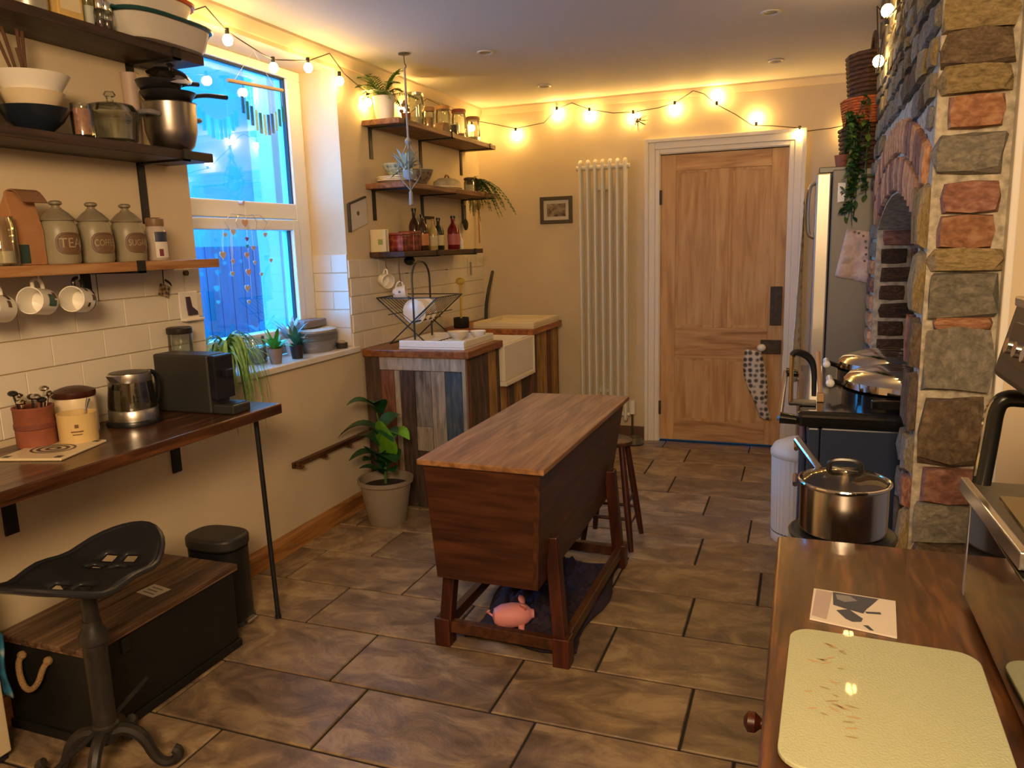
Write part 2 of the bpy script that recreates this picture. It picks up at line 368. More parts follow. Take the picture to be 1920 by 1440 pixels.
# --- yard outside the window: rendered neighbour wall, blue fence, white pilaster and pipe
REND = plain('grey_blue_render', (.10, .17, .16), .85, var=.08, scale=3)
single('yard_paving', MB().box((-9.5, -4, -.25), (XL-.32, 12.5, -.155)), plain('yard_slabs', (.12, .12, .12), .8, var=.2, scale=2), 'grey yard paving outside the window', 'paving', (-5, 4, -.155))
single('neighbour_wall', MB().box((-6.9, 5.2, -.15), (-6.6, 12.0, 4.6)), REND, 'grey blue rendered house wall seen through the upper window pane', 'wall', (-6.7, 4, -.15))
fz = thing('yard_fence', 'dark blue boarded fence outside the lower window pane', 'fence', (-5.2, 4.6, -.15))
FB = grain('blue_fence_paint', ['#061530', '#0a1f48', '#0e2a58'], 3, (6, 6, .6), .6, .1, vary=.15)
FT = P(450, 462, x=-5.2).z
for i in range(19):
    build('board', MB().box((-5.22, 4.6+i*.17, -.15), (-5.2, 4.6+i*.17+.162, FT)), FB, fz)
build('rail', MB().box((-5.26, 4.6, 1.1), (-5.22, 7.8, 1.18)), FB, fz)
pl = single('wall_pilaster', MB().box((-2.95, 3.72, -.15), (-2.80, 4.5, 3.4)), plain('white_outdoor_paint', (.35, .38, .38), .7), 'pale painted pier just outside the window', 'pier', (-2.9, 4.3, -.15))
single('drain_pipe', MB().cyl((-6.5, ycol(490, -6.5, 2.5), -.15), (-6.5, ycol(490, -6.5, 2.5), 4.4), .045, n=12), plain('white_pipe_plastic', (.4, .45, .45), .4), 'white drainpipe on the grey blue house wall outside', 'pipe', (-6.5, ycol(490, -6.5, 2.5), -.15), smooth=True)

# --- door: four-panel stripped pine
d1 = struct('door_1', MB().box((DX0+.05, YB+.022, .02), (DX1-.05, YB+.045, DZ-.02)), PINE)
DY0, DY1 = YB+.012, YB+.052
def stile(x0, x1, z0, z1, mt, nm): build(nm, MB().box((x0, DY0, z0), (x1, DY1, z1)), mt, d1, bevel=.003)
stile(DX0, DX0+.105, .012, DZ-.005, PINE, 'stile'); stile(DX1-.105, DX1, .012, DZ-.005, PINE, 'stile')
stile(DX0+.105, DX1-.105, DZ-.115, DZ-.005, PINEX, 'rail'); stile(DX0+.105, DX1-.105, .62, .84, PINEX, 'rail'); stile(DX0+.105, DX1-.105, .012, .16, PINEX, 'rail')
cx = (DX0+DX1)/2
stile(cx-.045, cx+.045, .84, DZ-.115, PINE, 'muntin'); stile(cx-.045, cx+.045, .16, .62, PINE, 'muntin')
for (a, c) in ((DX0+.105, cx-.045), (cx+.045, DX1-.105)):
    for (z0, z1) in ((.84, DZ-.115), (.16, .62)):
        q = MB()   # bead moulding round each panel
        for s_ in ((a, z0, a+.018, z1), (c-.018, z0, c, z1), (a+.018, z1-.018, c-.018, z1), (a+.018, z0, c-.018, z0+.018)):
            q.box((s_[0], YB+.016, s_[1]), (s_[2], YB+.024, s_[3]))
        build('panel_moulding', q, PINE, d1)
        build('panel', MB().box((a+.018, YB+.02, z0+.018), (c-.018, YB+.03, z1-.018)), PINE, d1)
KX = -.24
RUST = plain('worn_black_iron', (.05, .035, .025), .6, var=.5, scale=30)
build('finger_plate', MB().box((-.195, YB-.004, .86), (-.118, YB+.012, 1.125)), RUST, d1, bevel=.002)
lk = build('rim_lock', MB().box((-.25, YB-.02, .665), (-.115, YB+.012, .76)), RUST, d1, bevel=.004)
kb = build('knob', MB().ball((KX, YB-.075, .715), .03, 16, .85), CERAM, d1, smooth=True)
build('knob_stem', MB().cyl((KX, YB-.05, .715), (KX, YB-.018, .715), .012), RUST, kb, smooth=True)
for z in (.25, 1.75): build('hinge', MB().box((DX0-.012, YB-.004, z-.05), (DX0+.01, YB+.014, z+.05)), RUST, d1)
# architrave
q = MB()
for (o, wd, th) in ((0, .10, .018), (.012, .06, .03), (.07, .026, .034)):
    pass
def arch_profile(w0, w1, th):
    a0, a1 = DX0-.005-w1, DX1+.005+w1
    q.box((DX0-.005-w1, YB-th, 0), (DX0-.005-w0, YB, DZ+.005+w1)); q.box((DX1+.005+w0, YB-th, 0), (DX1+.005+w1, YB, DZ+.005+w1)); q.box((DX0-.005-w0, YB-th, DZ+.005+w0), (DX1+.005+w0, YB, DZ+.005+w1))
arch_profile(0, .03, .014); arch_profile(.03, .075, .022); arch_profile(.075, .1, .036)
q.box((DX0-.02, YB, 0), (DX0, YB+.09, DZ+.01)).box((DX1, YB, 0), (DX1+.02, YB+.09, DZ+.01)).box((DX0, YB, DZ), (DX1, YB+.09, DZ+.01))
struct('trim_4', q, WHITE, bevel=.003)

# ================================================================== CHIMNEY BREAST
CX0, CY0, CY1 = .30, 2.25, 3.95
OY0, OY1, SZ, RISE = 2.42, 3.72, 1.47, .12
MORT = plain('lime_mortar', (.44, .39, .30), .95, var=.4, scale=40, bump=1.0)
# arch geometry: circle through the springings
hw = (OY1-OY0)/2; rad = (hw*hw+RISE*RISE)/(2*RISE); ac = (OY0+hw, SZ+RISE-rad); a1 = math.asin(hw/rad)
NA = 16
arcp = [(ac[0]+rad*math.sin(-a1+2*a1*i/NA), ac[1]+rad*math.cos(-a1+2*a1*i/NA)) for i in range(NA+1)]
b = MB()
b.box((CX0, CY0, 0), (.95, OY0, ZC)); b.box((CX0, OY1, 0), (.95, CY1, ZC)); b.box((.86, OY0, 0), (.95, OY1, ZC))
for i in range(NA):
    (ya, za), (yb, zb) = arcp[i], arcp[i+1]
    b.hexa([(CX0, ya, za), (CX0, yb, zb), (.86, yb, zb), (.86, ya, za)], [(CX0, ya, ZC), (CX0, yb, ZC), (.86, yb, ZC), (.86, ya, ZC)])
ch = struct('wall_chimney', b, MORT)
# plastered return beside the stone
struct('wall_alcove', MB().box((.485, CY0-.03, 0), (XR, CY0, ZC)), CREAM)
struct('trim_5', MB().box((.468, CY0-.036, .2), (.487, CY0, ZC)), WHITE, bevel=.004)
def rock(seed, rough=.12):     # irregular block, unit size, +z outwards
    rnd = random.Random(seed); bm = bmesh.new(); bmesh.ops.create_cube(bm, size=1)
    bmesh.ops.subdivide_edges(bm, edges=bm.edges[:], cuts=1, use_grid_fill=True)
    for v in bm.verts:
        n = v.co.copy(); k = sum(abs(abs(c)-.5) < .01 for c in n)
        sh = {1: 1.0, 2: .94, 3: .84}.get(k, 1)
        v.co = Vector((n.x*sh, n.y*sh, n.z*(1 if k < 3 else .8)))+Vector((rnd.uniform(-1, 1), rnd.uniform(-1, 1), rnd.uniform(-1, 1)))*rough*.5
    me = bpy.data.meshes.new('stone'); bm.to_mesh(me); bm.free(); me.polygons.foreach_set('use_smooth', [False]*len(me.polygons)); return me
GREYST = grain('grey_rubble_stone', ['#55524b', '#7d776a', '#a49b88'], 7, (1, 1, 1), .95, 1.0, 12, .25, nrough=.68)
TANST = grain('tan_rubble_stone', ['#5e5038', '#8f7c54', '#b09a70'], 7, (1, 1, 1), .95, 1.0, 12, .2, nrough=.68)
BRNST = grain('brown_rubble_stone', ['#3c3027', '#63523f', '#84715a'], 7, (1, 1, 1), .95, 1.0, 12, .2, nrough=.68)
BRICKO = grain('orange_brick', ['#6d4833', '#936648', '#a98567'], 5, (1, 1, 1), .9, .5, 8, .12)
BRICKR = grain('red_brick', ['#603f34', '#83594a', '#9c7867'], 5, (1, 1, 1), .9, .5, 8, .15)
BRICKS = grain('sanded_arch_brick', ['#966545', '#b98860', '#cba27c'], 5, (1, 1, 1), .9, .5, 8, .12)
BRICKD = grain('dark_brown_brick', ['#241a12', '#43301f', '#6b4a2c'], 9, (1, 1, 1), .9, .5, 8, .35)  # darker brown brick mixed into the fireplace reveal
rocks = [rock(i, .16) for i in range(8)]; brk = [rock(40+i, .05) for i in range(5)]
for me in rocks+brk: me.materials.append(GREYST)
def stone_at(me, name, mt, cen, size, axis):     # size (across, up, proud)
    rot = {'-x': (R(90), 0, R(-90)), '-y': (R(90), 0, 0)}[axis]
    return share(me, name, ch, cen, rot, size, mt)
# near face (towards -y): courses read off the photo
courses = [(-60, 0, 'TANST', 'stone'), (2, 58, 'TANST', 'stone'), (62, 122, 'BRNST', 'stone'), (130, 176, 'TANST', 'stone'), (184, 238, 'BRICKO', 'brick'), (256, 322, 'GREYST', 'stone'), (345, 396, 'BRICKR', 'brick'), (406, 462, 'BRICKO', 'brick'),
           (470, 506, 'TANST', 'stone'), (514, 592, 'GREYST', 'stone'), (597, 613, 'BRICKO', 'brick'), (620, 732, 'GREYST', 'stone'), (752, 868, 'BRNST', 'stone'), (880, 942, 'BRICKR', 'brick'), (948, 1016, 'GREYST', 'stone'), (1022, 1090, 'BRNST', 'stone'), (1096, 1180, 'GREYST', 'stone')]
for i, (a, c, mt, nm) in enumerate(courses):
    z1, z0 = P(1810, a, y=CY0).z, P(1810, c, y=CY0).z; full = nm == 'stone'
    z0 -= .006; z1 += .006
    xa, xb = (.300+random.uniform(-.004, .008), .468+random.uniform(-.014, .0))
    if not full: xa += .018; xb -= .01
    stone_at((rocks if full else brk)[i % 5], nm, globals()[mt], ((xa+xb)/2, CY0-.004, (z0+z1)/2), (xb-xa, z1-z0, .05), '-y')
# quoins: left edge of the near jamb, towards -x
z = .1; i = 0
while z < SZ+.05:
    h = random.uniform(.09, .2); mt = random.choice((GREYST, BRNST, TANST, BRICKS, GREYST)); sp = random.choice(((.0, .165), (.0, .09), (.0, .075)))
    cuts = [0, .165] if sp[1] > .1 else [0, sp[1], .165]
    for u0, u1 in zip(cuts, cuts[1:]):
        stone_at(random.choice(rocks), 'stone', random.choice((GREYST, BRNST, TANST, BRICKR)), (CX0-.002, CY0+(u0+u1)/2, z+h/2), (u1-u0-.01, h-.012, .045), '-x')
    z += h
z = .1
while z < SZ+.02:
    h = .078
    stone_at(random.choice(brk), 'brick', random.choice((BRICKR, BRICKS, GREYST)), (CX0-.002, (OY1+CY1)/2+.01, z+h/2), (.2, h-.014, .03), '-x'); z += h
# two rings of arch bricks
for ring, (r0, r1) in enumerate(((rad+.006, rad+.118), (rad+.128, rad+.235))):
    aa = a1+(.03 if ring else 0.0); n = 19+ring
    for i in range(n):
        t = -aa+2*aa*(i+.5)/n; rm = (r0+r1)/2; wd = 2*aa*rm/n-.010
        o = stone_at(brk[i % 5], 'brick', random.choice((BRICKS, BRICKS, BRICKR)), (CX0-.003, ac[0]+rm*math.sin(t), ac[1]+rm*math.cos(t)), (wd, r1-r0, .03), '-x')
        o.rotation_mode = 'QUATERNION'; o.rotation_quaternion = Matrix.Rotation(-t, 3, 'X').to_quaternion() @ Matrix(((0, 0, -1), (-1, 0, 0), (0, 1, 0))).to_quaternion()
# rubble above the arch
z = 1.60; rnd = random.Random(3)
while z < ZC-.02:
    h = min(rnd.uniform(.045, .085), ZC-z); yy = CY0+rnd.uniform(0, .02)
    while yy < CY1-.03:
        l = min(rnd.uniform(.07, .19), CY1-yy)
        cy, cz = yy+l/2, z+h/2
        if math.hypot(cy-ac[0], cz-ac[1]) > rad+.235+h*.45 or abs(math.atan2(cy-ac[0], cz-ac[1])) > a1+.05:
            stone_at(rnd.choice(rocks), 'stone', rnd.choice((GREYST, GREYST, GREYST, BRNST, TANST)), (CX0-.002, cy, cz), (l-.016, h-.013, rnd.uniform(.02, .04)), '-x')
        yy += l
    z += h
# brick courses on the far reveal inside the fireplace
z = .62; k = 0
while z < SZ+.02:
    xx = CX0+.012-(.1 if k % 2 else 0)
    while xx < .85:
        a, c = max(xx, CX0+.012), min(xx+.215, .855)
        if c-a > .03: stone_at(brk[k % 5], 'brick', rnd.choice((BRICKD, BRICKD, BRICKR, BRNST)), ((a+c)/2, OY1-.004, z+.036), (c-a-.012, .064, .026), '-y')
        xx += .215
    z += .078; k += 1

# --- recessed ceiling spots, switched off
SPOT = plain('spot_ring', (.55, .52, .47), .4); LENS = plain('spot_lens_off', (.12, .11, .1), .2)
for (px, py, lab) in ((1445, 22, 'unlit recessed ceiling spot over the range cooker'), (910, 97, 'unlit recessed ceiling spot between the window and the plant hanger'), (1020, 160, 'unlit recessed ceiling spot near the tall radiator'), (1455, 113, 'unlit recessed ceiling spot in front of the pine door')):
    c = P(px, py, z=ZC); t = thing('ceiling_spot', lab, 'spotlight', c, 'recessed ceiling spots')
    build('ring', MB().lathe([(.03, 0), (.045, -.001), (.045, -.006), (.038, -.008), (.030, -.003)][::-1], c, 20, caps=False), SPOT, t, smooth=True)
    build('lens', MB().lathe([(.001, -.004), (.030, -.003), (.030, .0)], c, 16), LENS, t, smooth=True)
# ================================================================== STRING LIGHTS
BULB = emit('lit_bulb', BULB_COL, BULB_STR)
CABLE = plain('brown_cable', (.05, .035, .025), .6)
YW, XW = YB-.03, XL+.045
def lw(px, py): return P(px, py, x=XW)
def bw(px, py): return P(px, py, y=YW)
def cw(px, py): return P(px, py, x=CX0-.045)
bulbs = [(lw(345, 42), -1), (lw(427, 75), -1), (lw(513, 127), -1), (lw(578, 127), -1), (lw(637, 152), -1), (P(690, 192, x=XL+.03), -1), (P(762, 205, x=XL+.03), 1), (P(885, 240, x=XL+.03), -1),
         (bw(967, 252), -1), (bw(1044, 213), -1), (bw(1105, 215), -1), (bw(1187, 220), -1), (bw(1265, 203), -1), (bw(1344, 183), 1), (bw(1418, 222), 1), (bw(1499, 250), -1), (bw(1600, 243), -1), (cw(1647, 115), 1), (cw(1664, 20), 1)]
wire = [lw(300, 10), lw(345, 25), lw(385, 12), lw(427, 60), lw(490, 100), lw(513, 112), lw(578, 114), lw(618, 100), lw(645, 138), P(690, 176, x=XL+.03), P(735, 170, x=XL+.03), P(762, 218, x=XL+.03), P(800, 185, x=XL+.03), P(885, 226, x=XL+.03),
        bw(912, 230), bw(967, 241), bw(1020, 230), bw(1044, 204), bw(1072, 193), bw(1105, 205), bw(1150, 212), bw(1187, 210), bw(1235, 202), bw(1265, 193), bw(1300, 170), bw(1320, 176), bw(1344, 196), bw(1380, 215), bw(1410, 235), bw(1450, 236), bw(1499, 240), bw(1512, 246), bw(1560, 240), bw(1600, 232),
        bw(1625, 225), (.44, 5.2, 2.43), (.42, 4.5, 2.44), (.27, 3.97, 2.44), cw(1647, 130), cw(1655, 70), cw(1664, 34), cw(1690, 5)]
sl = thing('string_lights', 'string of lit warm white bulbs looped along the top of the walls', 'string lights', tuple(wire[0]))
build('cable', MB().tube(wire, .0028, 6), CABLE, sl, smooth=True)
capm = meshdata('bulb_cap', MB().lathe([(.006, .012), (.009, .016), (.009, .04), (.004, .042)], n=10), BLKPL)
bb = MB().ball((0, 0, 0), .021, 12, 1.12); bme = meshdata('bulb', bb, BULB); bme.polygons.foreach_set('use_smooth', [True]*len(bme.polygons))
for c, s in bulbs:
    o = share(bme, 'bulb', sl, Vector(c)-ORG[sl.name], (0 if s < 0 else math.pi, 0, 0))
    share(capm, 'bulb_cap', o, (0, 0, .006))

# ================================================================== LEFT WALL SHELVES
SF, SE = -2.09, 2.42          # shelf front and far end
def wall_shelf(name, label, z0, mt, y0, y1, xf, braks, th=.032, below=.2, above=0, strap=True, parent=None):
    t = thing(name, label, 'shelf', (XL, (y0+y1)/2, z0))
    build('board', MB().box((XL, y0, z0), (xf, y1, z0+th)), mt, t, bevel=.003)
    for y in braks:
        q = MB().box((XL, y-.016, z0-below), (XL+.007, y+.016, z0)).box((XL, y-.016, z0-.007), (xf+.006, y+.016, z0))
        if strap: q.box((xf, y-.016, z0-.007), (xf+.006, y+.016, z0+th+.003))
        build('bracket', q, BLACK, t)
    return t
TS, MS, LS = 2.135, 1.79, 1.402
wall_shelf('wall_shelf', 'dark wooden shelf under the ceiling holding roasting dishes', TS, DARKSH, .95, SE, SF, (2.28, 1.25), below=.27)
wall_shelf('wall_shelf', 'dark wooden shelf holding bowls and the steel stockpot', MS, DARKSH, .95, SE, SF, (2.28, 1.25), below=.22)
wall_shelf('wall_shelf', 'orange pine shelf holding the stoneware canisters', LS, PINESH, .95, SE-.02, SF, (2.02, 1.25), below=.10)
TZ, MZ, LZ = TS+.0325, MS+.0325, LS+.0325
def at(px, X, z): return (X, ycol(px, X, z), z)
def jar_glass(name, label, c, r, h, lidm=None, lidh=.02, fill=None, fillm=None, group=None, cat='jar', neck=.9):
    t = thing(name, label, cat, c, group)
    build('glass', MB().lathe([(r*.9, 0), (r, r*.1), (r, h*.8), (r*neck, h*.9), (r*neck, h), (r*neck-.003, h), (r*neck-.003, h*.9), (r-.003, h*.8), (r-.003, r*.15), (.001, .006)], c, 20, caps=False), GLASS, t, smooth=True)
    if lidm: build('lid', MB().lathe([(r*neck+.002, h-.004), (r*neck+.004, h), (r*neck+.004, h+lidh*.8), (r*neck-.002, h+lidh)], c, 20), lidm, t, smooth=True)
    if fill: build('contents', MB().lathe([(r*.86, .008), (r-.005, r*.2), (r-.005, h*fill)], c, 16), fillm, t, smooth=True)
    return t
# ---- top shelf
c = at(55, -2.17, TZ); single('storage_tin', MB().lathe([(.05, 0), (.052, .01), (.052, .10), (.054, .102), (.054, .125), (.048, .13)], c, 24), plain('grey_tin', (.42, .40, .36), .35, .6), 'pale grey storage tin on the top shelf', 'tin', c, smooth=True)
c = at(118, -2.17, TZ); t = thing('food_packet', 'yellow cardboard packet on the top shelf beside the grey tin', 'packet', c)
build('carton', MB().cbox((c[0], c[1], TZ+.1), (.08, .09, .2)), plain('yellow_card', (.62, .42, .14), .7, var=.1), t, bevel=.003)
build('label_panel', MB().box((c[0]+.04, c[1]-.035, TZ+.03), (c[0]+.0412, c[1]+.035, TZ+.15)), plain('cream_label', (.7, .6, .38), .6), t)
c = at(168, -2.17, TZ); jar_glass('glass_jar', 'clear ridged glass jar with white contents on the top shelf', c, .030, .13, plain('grey_metal_lid', (.4, .38, .35), .4, .8), fill=.55, fillm=plain('sugar_white', (.75, .73, .7), .9))
for px, lab in ((190, 'small steel topped pepper shaker beside the roasting dish'), (203, 'small glass shaker with dark pepper touching the roasting dish')):
    c = at(px, -2.12, TZ); t = thing('spice_shaker', lab, 'shaker', c)
    build('glass', MB().lathe([(.016, 0), (.018, .004), (.018, .05), (.015, .06)], c, 14), GLASS, t, smooth=True)
    build('contents', MB().lathe([(.012, .004), (.013, .006), (.013, .03)], c, 10), plain('pepper', (.05, .03, .03), .9), t)
    build('cap', MB().lathe([(.016, .058), (.017, .06), (.016, .085), (.008, .092)], c, 14), CHROME, t, smooth=True)
def dish(name, label, c, lx, ly, h, rimm, bodym, inner=True):
    t = thing(name, label, 'dish', c)
    def ov(k, n=32): return [(math.copysign(abs(math.cos(2*math.pi*i/n))**.6, math.cos(2*math.pi*i/n))*lx*k, math.copysign(abs(math.sin(2*math.pi*i/n))**.6, math.sin(2*math.pi*i/n))*ly*k) for i in range(n)]
    q = MB(); rings = [(.82, 0), (.88, .012), (.98, h*.9), (1.0, h-.006), (.97, h-.008), (.86, .016), (.8, .008)]
    vs = []; n = 32
    for k, z in rings: vs += [(c[0]+x, c[1]+y, c[2]+z) for x, y in ov(k)]
    fs = [(i*n+j, i*n+(j+1) % n, (i+1)*n+(j+1) % n, (i+1)*n+j) for i in range(len(rings)-1) for j in range(n)]+[tuple(range(n)), tuple((len(rings)-1)*n+j for j in range(n))]
    q.add(vs, fs); build('body', q, bodym, t, smooth=True)
    q = MB().tube([(c[0]+x, c[1]+y, c[2]+h-.005) for x, y in ov(1.015)], .0075, 8, closed=True)
    for s in (-1, 1): q.tube([(c[0]-.05, c[1]+s*ly*1.0, c[2]+h-.006), (c[0]-.04, c[1]+s*(ly+.03), c[2]+h-.004), (c[0]+.04, c[1]+s*(ly+.03), c[2]+h-.004), (c[0]+.05, c[1]+s*ly*1.0, c[2]+h-.006)], .006, 6)
    build('rim', q, rimm, t, smooth=True); return t
ENAM = plain('white_enamel', (.62, .58, .52), .25)
yc = (ycol(225, -2.14, TZ)+ycol(365, -2.14, TZ))/2
dish('roasting_dish', 'white enamel roasting dish with dark green rim on the top shelf', (-2.155, yc, TZ), .125, .20, .085, plain('dark_green_enamel', (.01, .06, .06), .25), ENAM)
dish('roasting_dish', 'white enamel dish with orange red rim stacked on the green rimmed one', (-2.165, yc-.03, TZ+.087), .11, .17, .075, plain('orange_red_enamel', (.55, .09, .02), .3), ENAM)
# ---- middle shelf
c = at(-36, -2.2, MZ); t = thing('milk_jug', 'cream jug at the end of the row beside the nested bowls', 'jug', c)
build('body', MB().lathe([(.03, 0), (.042, .03), (.044, .07), (.032, .12), (.037, .155), (.034, .155), (.029, .12), (.04, .07), (.026, .01)], c, 20), CREAMC, t, smooth=True)
build('handle', MB().tube([(c[0], c[1]+.032, MZ+.14), (c[0], c[1]+.06, MZ+.13), (c[0], c[1]+.065, MZ+.09), (c[0], c[1]+.04, MZ+.05)], .006, 8), CREAMC, t, smooth=True)
c = at(70, -2.185, MZ)
def bowl(name, label, c, r, h, mt, foot=.45, group=None):
    return single(name, MB().lathe([(r*foot, 0), (r*foot, .008), (r*.78, h*.5), (r, h), (r-.005, h), (r*.75, h*.52), (r*.4, .014), (.001, .012)], c, 28, caps=False), mt, label, 'bowl', c, group, smooth=True)
bowl('mixing_bowl', 'dark blue bowl under the white bowls on the middle shelf', c, .098, .075, plain('dark_blue_glaze', (.012, .018, .03), .25))
c2 = (c[0], c[1], MZ+.045); bowl('mixing_bowl', 'cream bowl nested inside the dark blue bowl', c2, .088, .075, CREAMC, .6)
c3 = (c[0], c[1], MZ+.095); bowl('mixing_bowl', 'large white bowl topping the nested bowls on the middle shelf', c3, .108, .075, CERAM, .6)
PENC = plain('brown_wooden_stick', (.10, .045, .02), .6)
for i, (dx, dy, tx, ty, h) in enumerate(((-.045, .02, -.01, -.035, .21), (-.05, .0, -.01, -.015, .225), (-.05, .01, .0, .02, .225), (-.045, .02, .0, .03, .222), (-.05, -.01, .0, .0, .17))):
    a = Vector((c[0]-.02, c[1]-.02+i*.008, MZ+.125)); bq = Vector((c[0]-.03+tx, c[1]-.03+ty+i*.006, MZ+.11+h-.03))
    single('chopstick', MB().cyl(a, bq, .0035, .0055, 8), PENC, ('brown chopstick leaning furthest towards the cream jug', 'long brown chopstick beside the furthest leaning one', 'upright brown chopstick near the pink jar side of the bunch', 'brown chopstick leaning towards the glass casserole', 'shortest brown chopstick in the middle of the bunch')[i], 'chopstick', a, 'chopsticks in the white bowl', smooth=True)
c = at(158, -2.125, MZ); jar_glass('glass_jar', 'short glass jar with dusky pink contents on the middle shelf', c, .034, .10, None, fill=.85, fillm=plain('pink_lentils', (.42, .2, .15), .8, var=.2, scale=80))
c = at(216, -2.2, MZ); t = thing('glass_casserole', 'round clear glass casserole with knobbed glass lid', 'casserole', c)
build('bowl', MB().lathe([(.055, 0), (.075, .015), (.084, .09), (.088, .1), (.085, .1), (.08, .09), (.07, .018), (.001, .006)], c, 28, caps=False), GLASS, t, smooth=True)
l = build('lid', MB().lathe([(.086, .101), (.088, .105), (.07, .13), (.02, .142), (.001, .143), (.001, .139), (.07, .126), (.083, .104)], c, 28, caps=False), GLASS, t, smooth=True)
build('lid_knob', MB().lathe([(.01, .142), (.012, .155), (.02, .165), (.014, .175)], c, 14), GLASS, l, smooth=True)
for s in (-1, 1): build('handle', MB().box((c[0]-.03, c[1]+s*.083, MZ+.085), (c[0]+.03, c[1]+s*.1, MZ+.097)), GLASS, t, bevel=.004)
c = at(326, -2.17, MZ); t = thing('stockpot', 'large steel stockpot with side handles at the end of the middle shelf', 'pot', c)
PR = W(94, c)/2
build('body', MB().lathe([(PR*.62, 0), (PR*.82, .02), (PR*.97, .07), (PR, .165), (PR+.004, .168), (PR-.003, .168), (PR*.95, .07), (PR*.6, .008)], c, 36), plain('used_steel', (.33, .30, .28), .32, 1.0), t, smooth=True)
for s in (-1, 1):
    build('handle', MB().tube([(c[0]-.035, c[1]+s*(PR-.004), MZ+.12), (c[0]-.03, c[1]+s*(PR+.035), MZ+.125), (c[0]+.03, c[1]+s*(PR+.035), MZ+.125), (c[0]+.035, c[1]+s*(PR-.004), MZ+.12)], .009, 8), plain('grey_handle', (.2, .19, .2), .5), t, smooth=True)
def frypan(label, c, r, ang, mt, hm, tilt=0, L=.2):
    t = thing('frying_pan', label, 'pan', c, rotz=ang, local=True); t.rotation_euler = (tilt, 0, ang)
    build('body', MB().lathe([(r*.75, 0), (r, .035), (r-.003, .035), (r*.73, .004), (.001, .003)], n=28, caps=False), mt, t, smooth=True, solid=.002)
    build('handle', MB().tube([(r*.9, 0, .028), (r+.05, 0, .05), (r+L, 0, .055)], [.006, .008, .009], 8), hm, t, smooth=True); return t
DKP = plain('dark_nonstick', (.02, .02, .025), .35)
frypan('dark frying pan lying on the steel stockpot, its handle over the window', (c[0], c[1], MZ+.17), .095, R(78), DKP, DKP, L=.16)
frypan('small dark saute pan stacked upside the larger dark frying pan', (c[0]-.005, c[1]-.03, MZ+.205), .08, R(86), DKP, DKP, L=.10)
LD = thing('pot_cover', 'domed steel pan lid leaning on the dark pans on the stockpot', 'lid', (c[0]+.02, c[1]-.005, MZ+.266), local=True); LD.rotation_euler = (R(10), R(24), 0)
build('dome', MB().lathe([(.075, -.012), (.077, -.006), (.05, .014), (.012, .022), (.001, .022)], n=28, caps=False), CHROME, LD, smooth=True, solid=.002)
build('knob', MB().lathe([(.008, .021), (.008, .028), (.014, .034), (.006, .04)], n=12), BLKPL, LD, smooth=True)
c = at(258, -2.275, MZ); t = thing('plastic_beaker', 'tall pinkish beaker standing behind the glass casserole', 'beaker', c)
build('cup', MB().lathe([(.024, 0), (.029, .27), (.031, .272), (.027, .272), (.022, .004), (.001, .003)], c, 18, caps=False), plain('pinkish_plastic', (.5, .38, .32), .5), t, smooth=True)
# ---- pine shelf: jar, paper bag, canisters, label jar
c = at(8, -2.16, LZ); jar_glass('glass_jar', 'clear glass jar at the end of the canister row', c, .042, .14, None, fill=.3, fillm=plain('dry_oats', (.5, .42, .28), .9))
c = at(48, -2.2, LZ); t = thing('paper_bag', 'brown paper bag with folded top beside the canisters', 'bag', c)
ba = MB(); wd, dp, hh = .045, .038, .2
q0 = [(-dp, -wd), (dp, -wd), (dp, wd), (-dp, wd)]; lv = [(0, 1, 1, 0), (.10, 1.02, 1, 0), (.165, .55, 1, 0), (.2, .12, 1, .008), (.215, .08, 1.0, .012)]
ba.add([(c[0]+x*sx+off, c[1]+y*sy, LZ+z) for z, sx, sy, off in lv for x, y in q0], [(0, 1, 2, 3)]+[(4*i+j, 4*i+(j+1) % 4, 4*i+4+(j+1) % 4, 4*i+4+j) for i in range(4) for j in range(4)]+[(16, 17, 18, 19)])
build('sack', ba, plain('brown_kraft_paper', (.36, .17, .07), .75, var=.12, scale=12, bump=.2), t, bevel=.002)
build('folded_top', MB().grid(lambda u, v: (c[0]+.006+.075*u*.6, c[1]-.04+.08*v+.02*u, LZ+.213+.02*math.sin(math.pi*u)-.03*u), 5, 2), plain('brown_bag_fold', (.2, .1, .05), .6), t, solid=.004)
build('bag_label', MB().box((c[0]+dp-.0015, c[1]-wd+.004, LZ+.005), (c[0]+dp+.0015, c[1]-.01, LZ+.06)), plain('dark_green_label', (.02, .05, .04), .5), t)
STONEW = plain('stoneware_glaze', (.26, .225, .15), .38, var=.12, scale=14)
LIDW = plain('stoneware_lid', (.20, .165, .11), .45, var=.15, scale=14); BADGE = plain('brown_badge', (.14, .075, .04), .5); LETTER = plain('raised_cream_letters', (.34, .28, .17), .45)
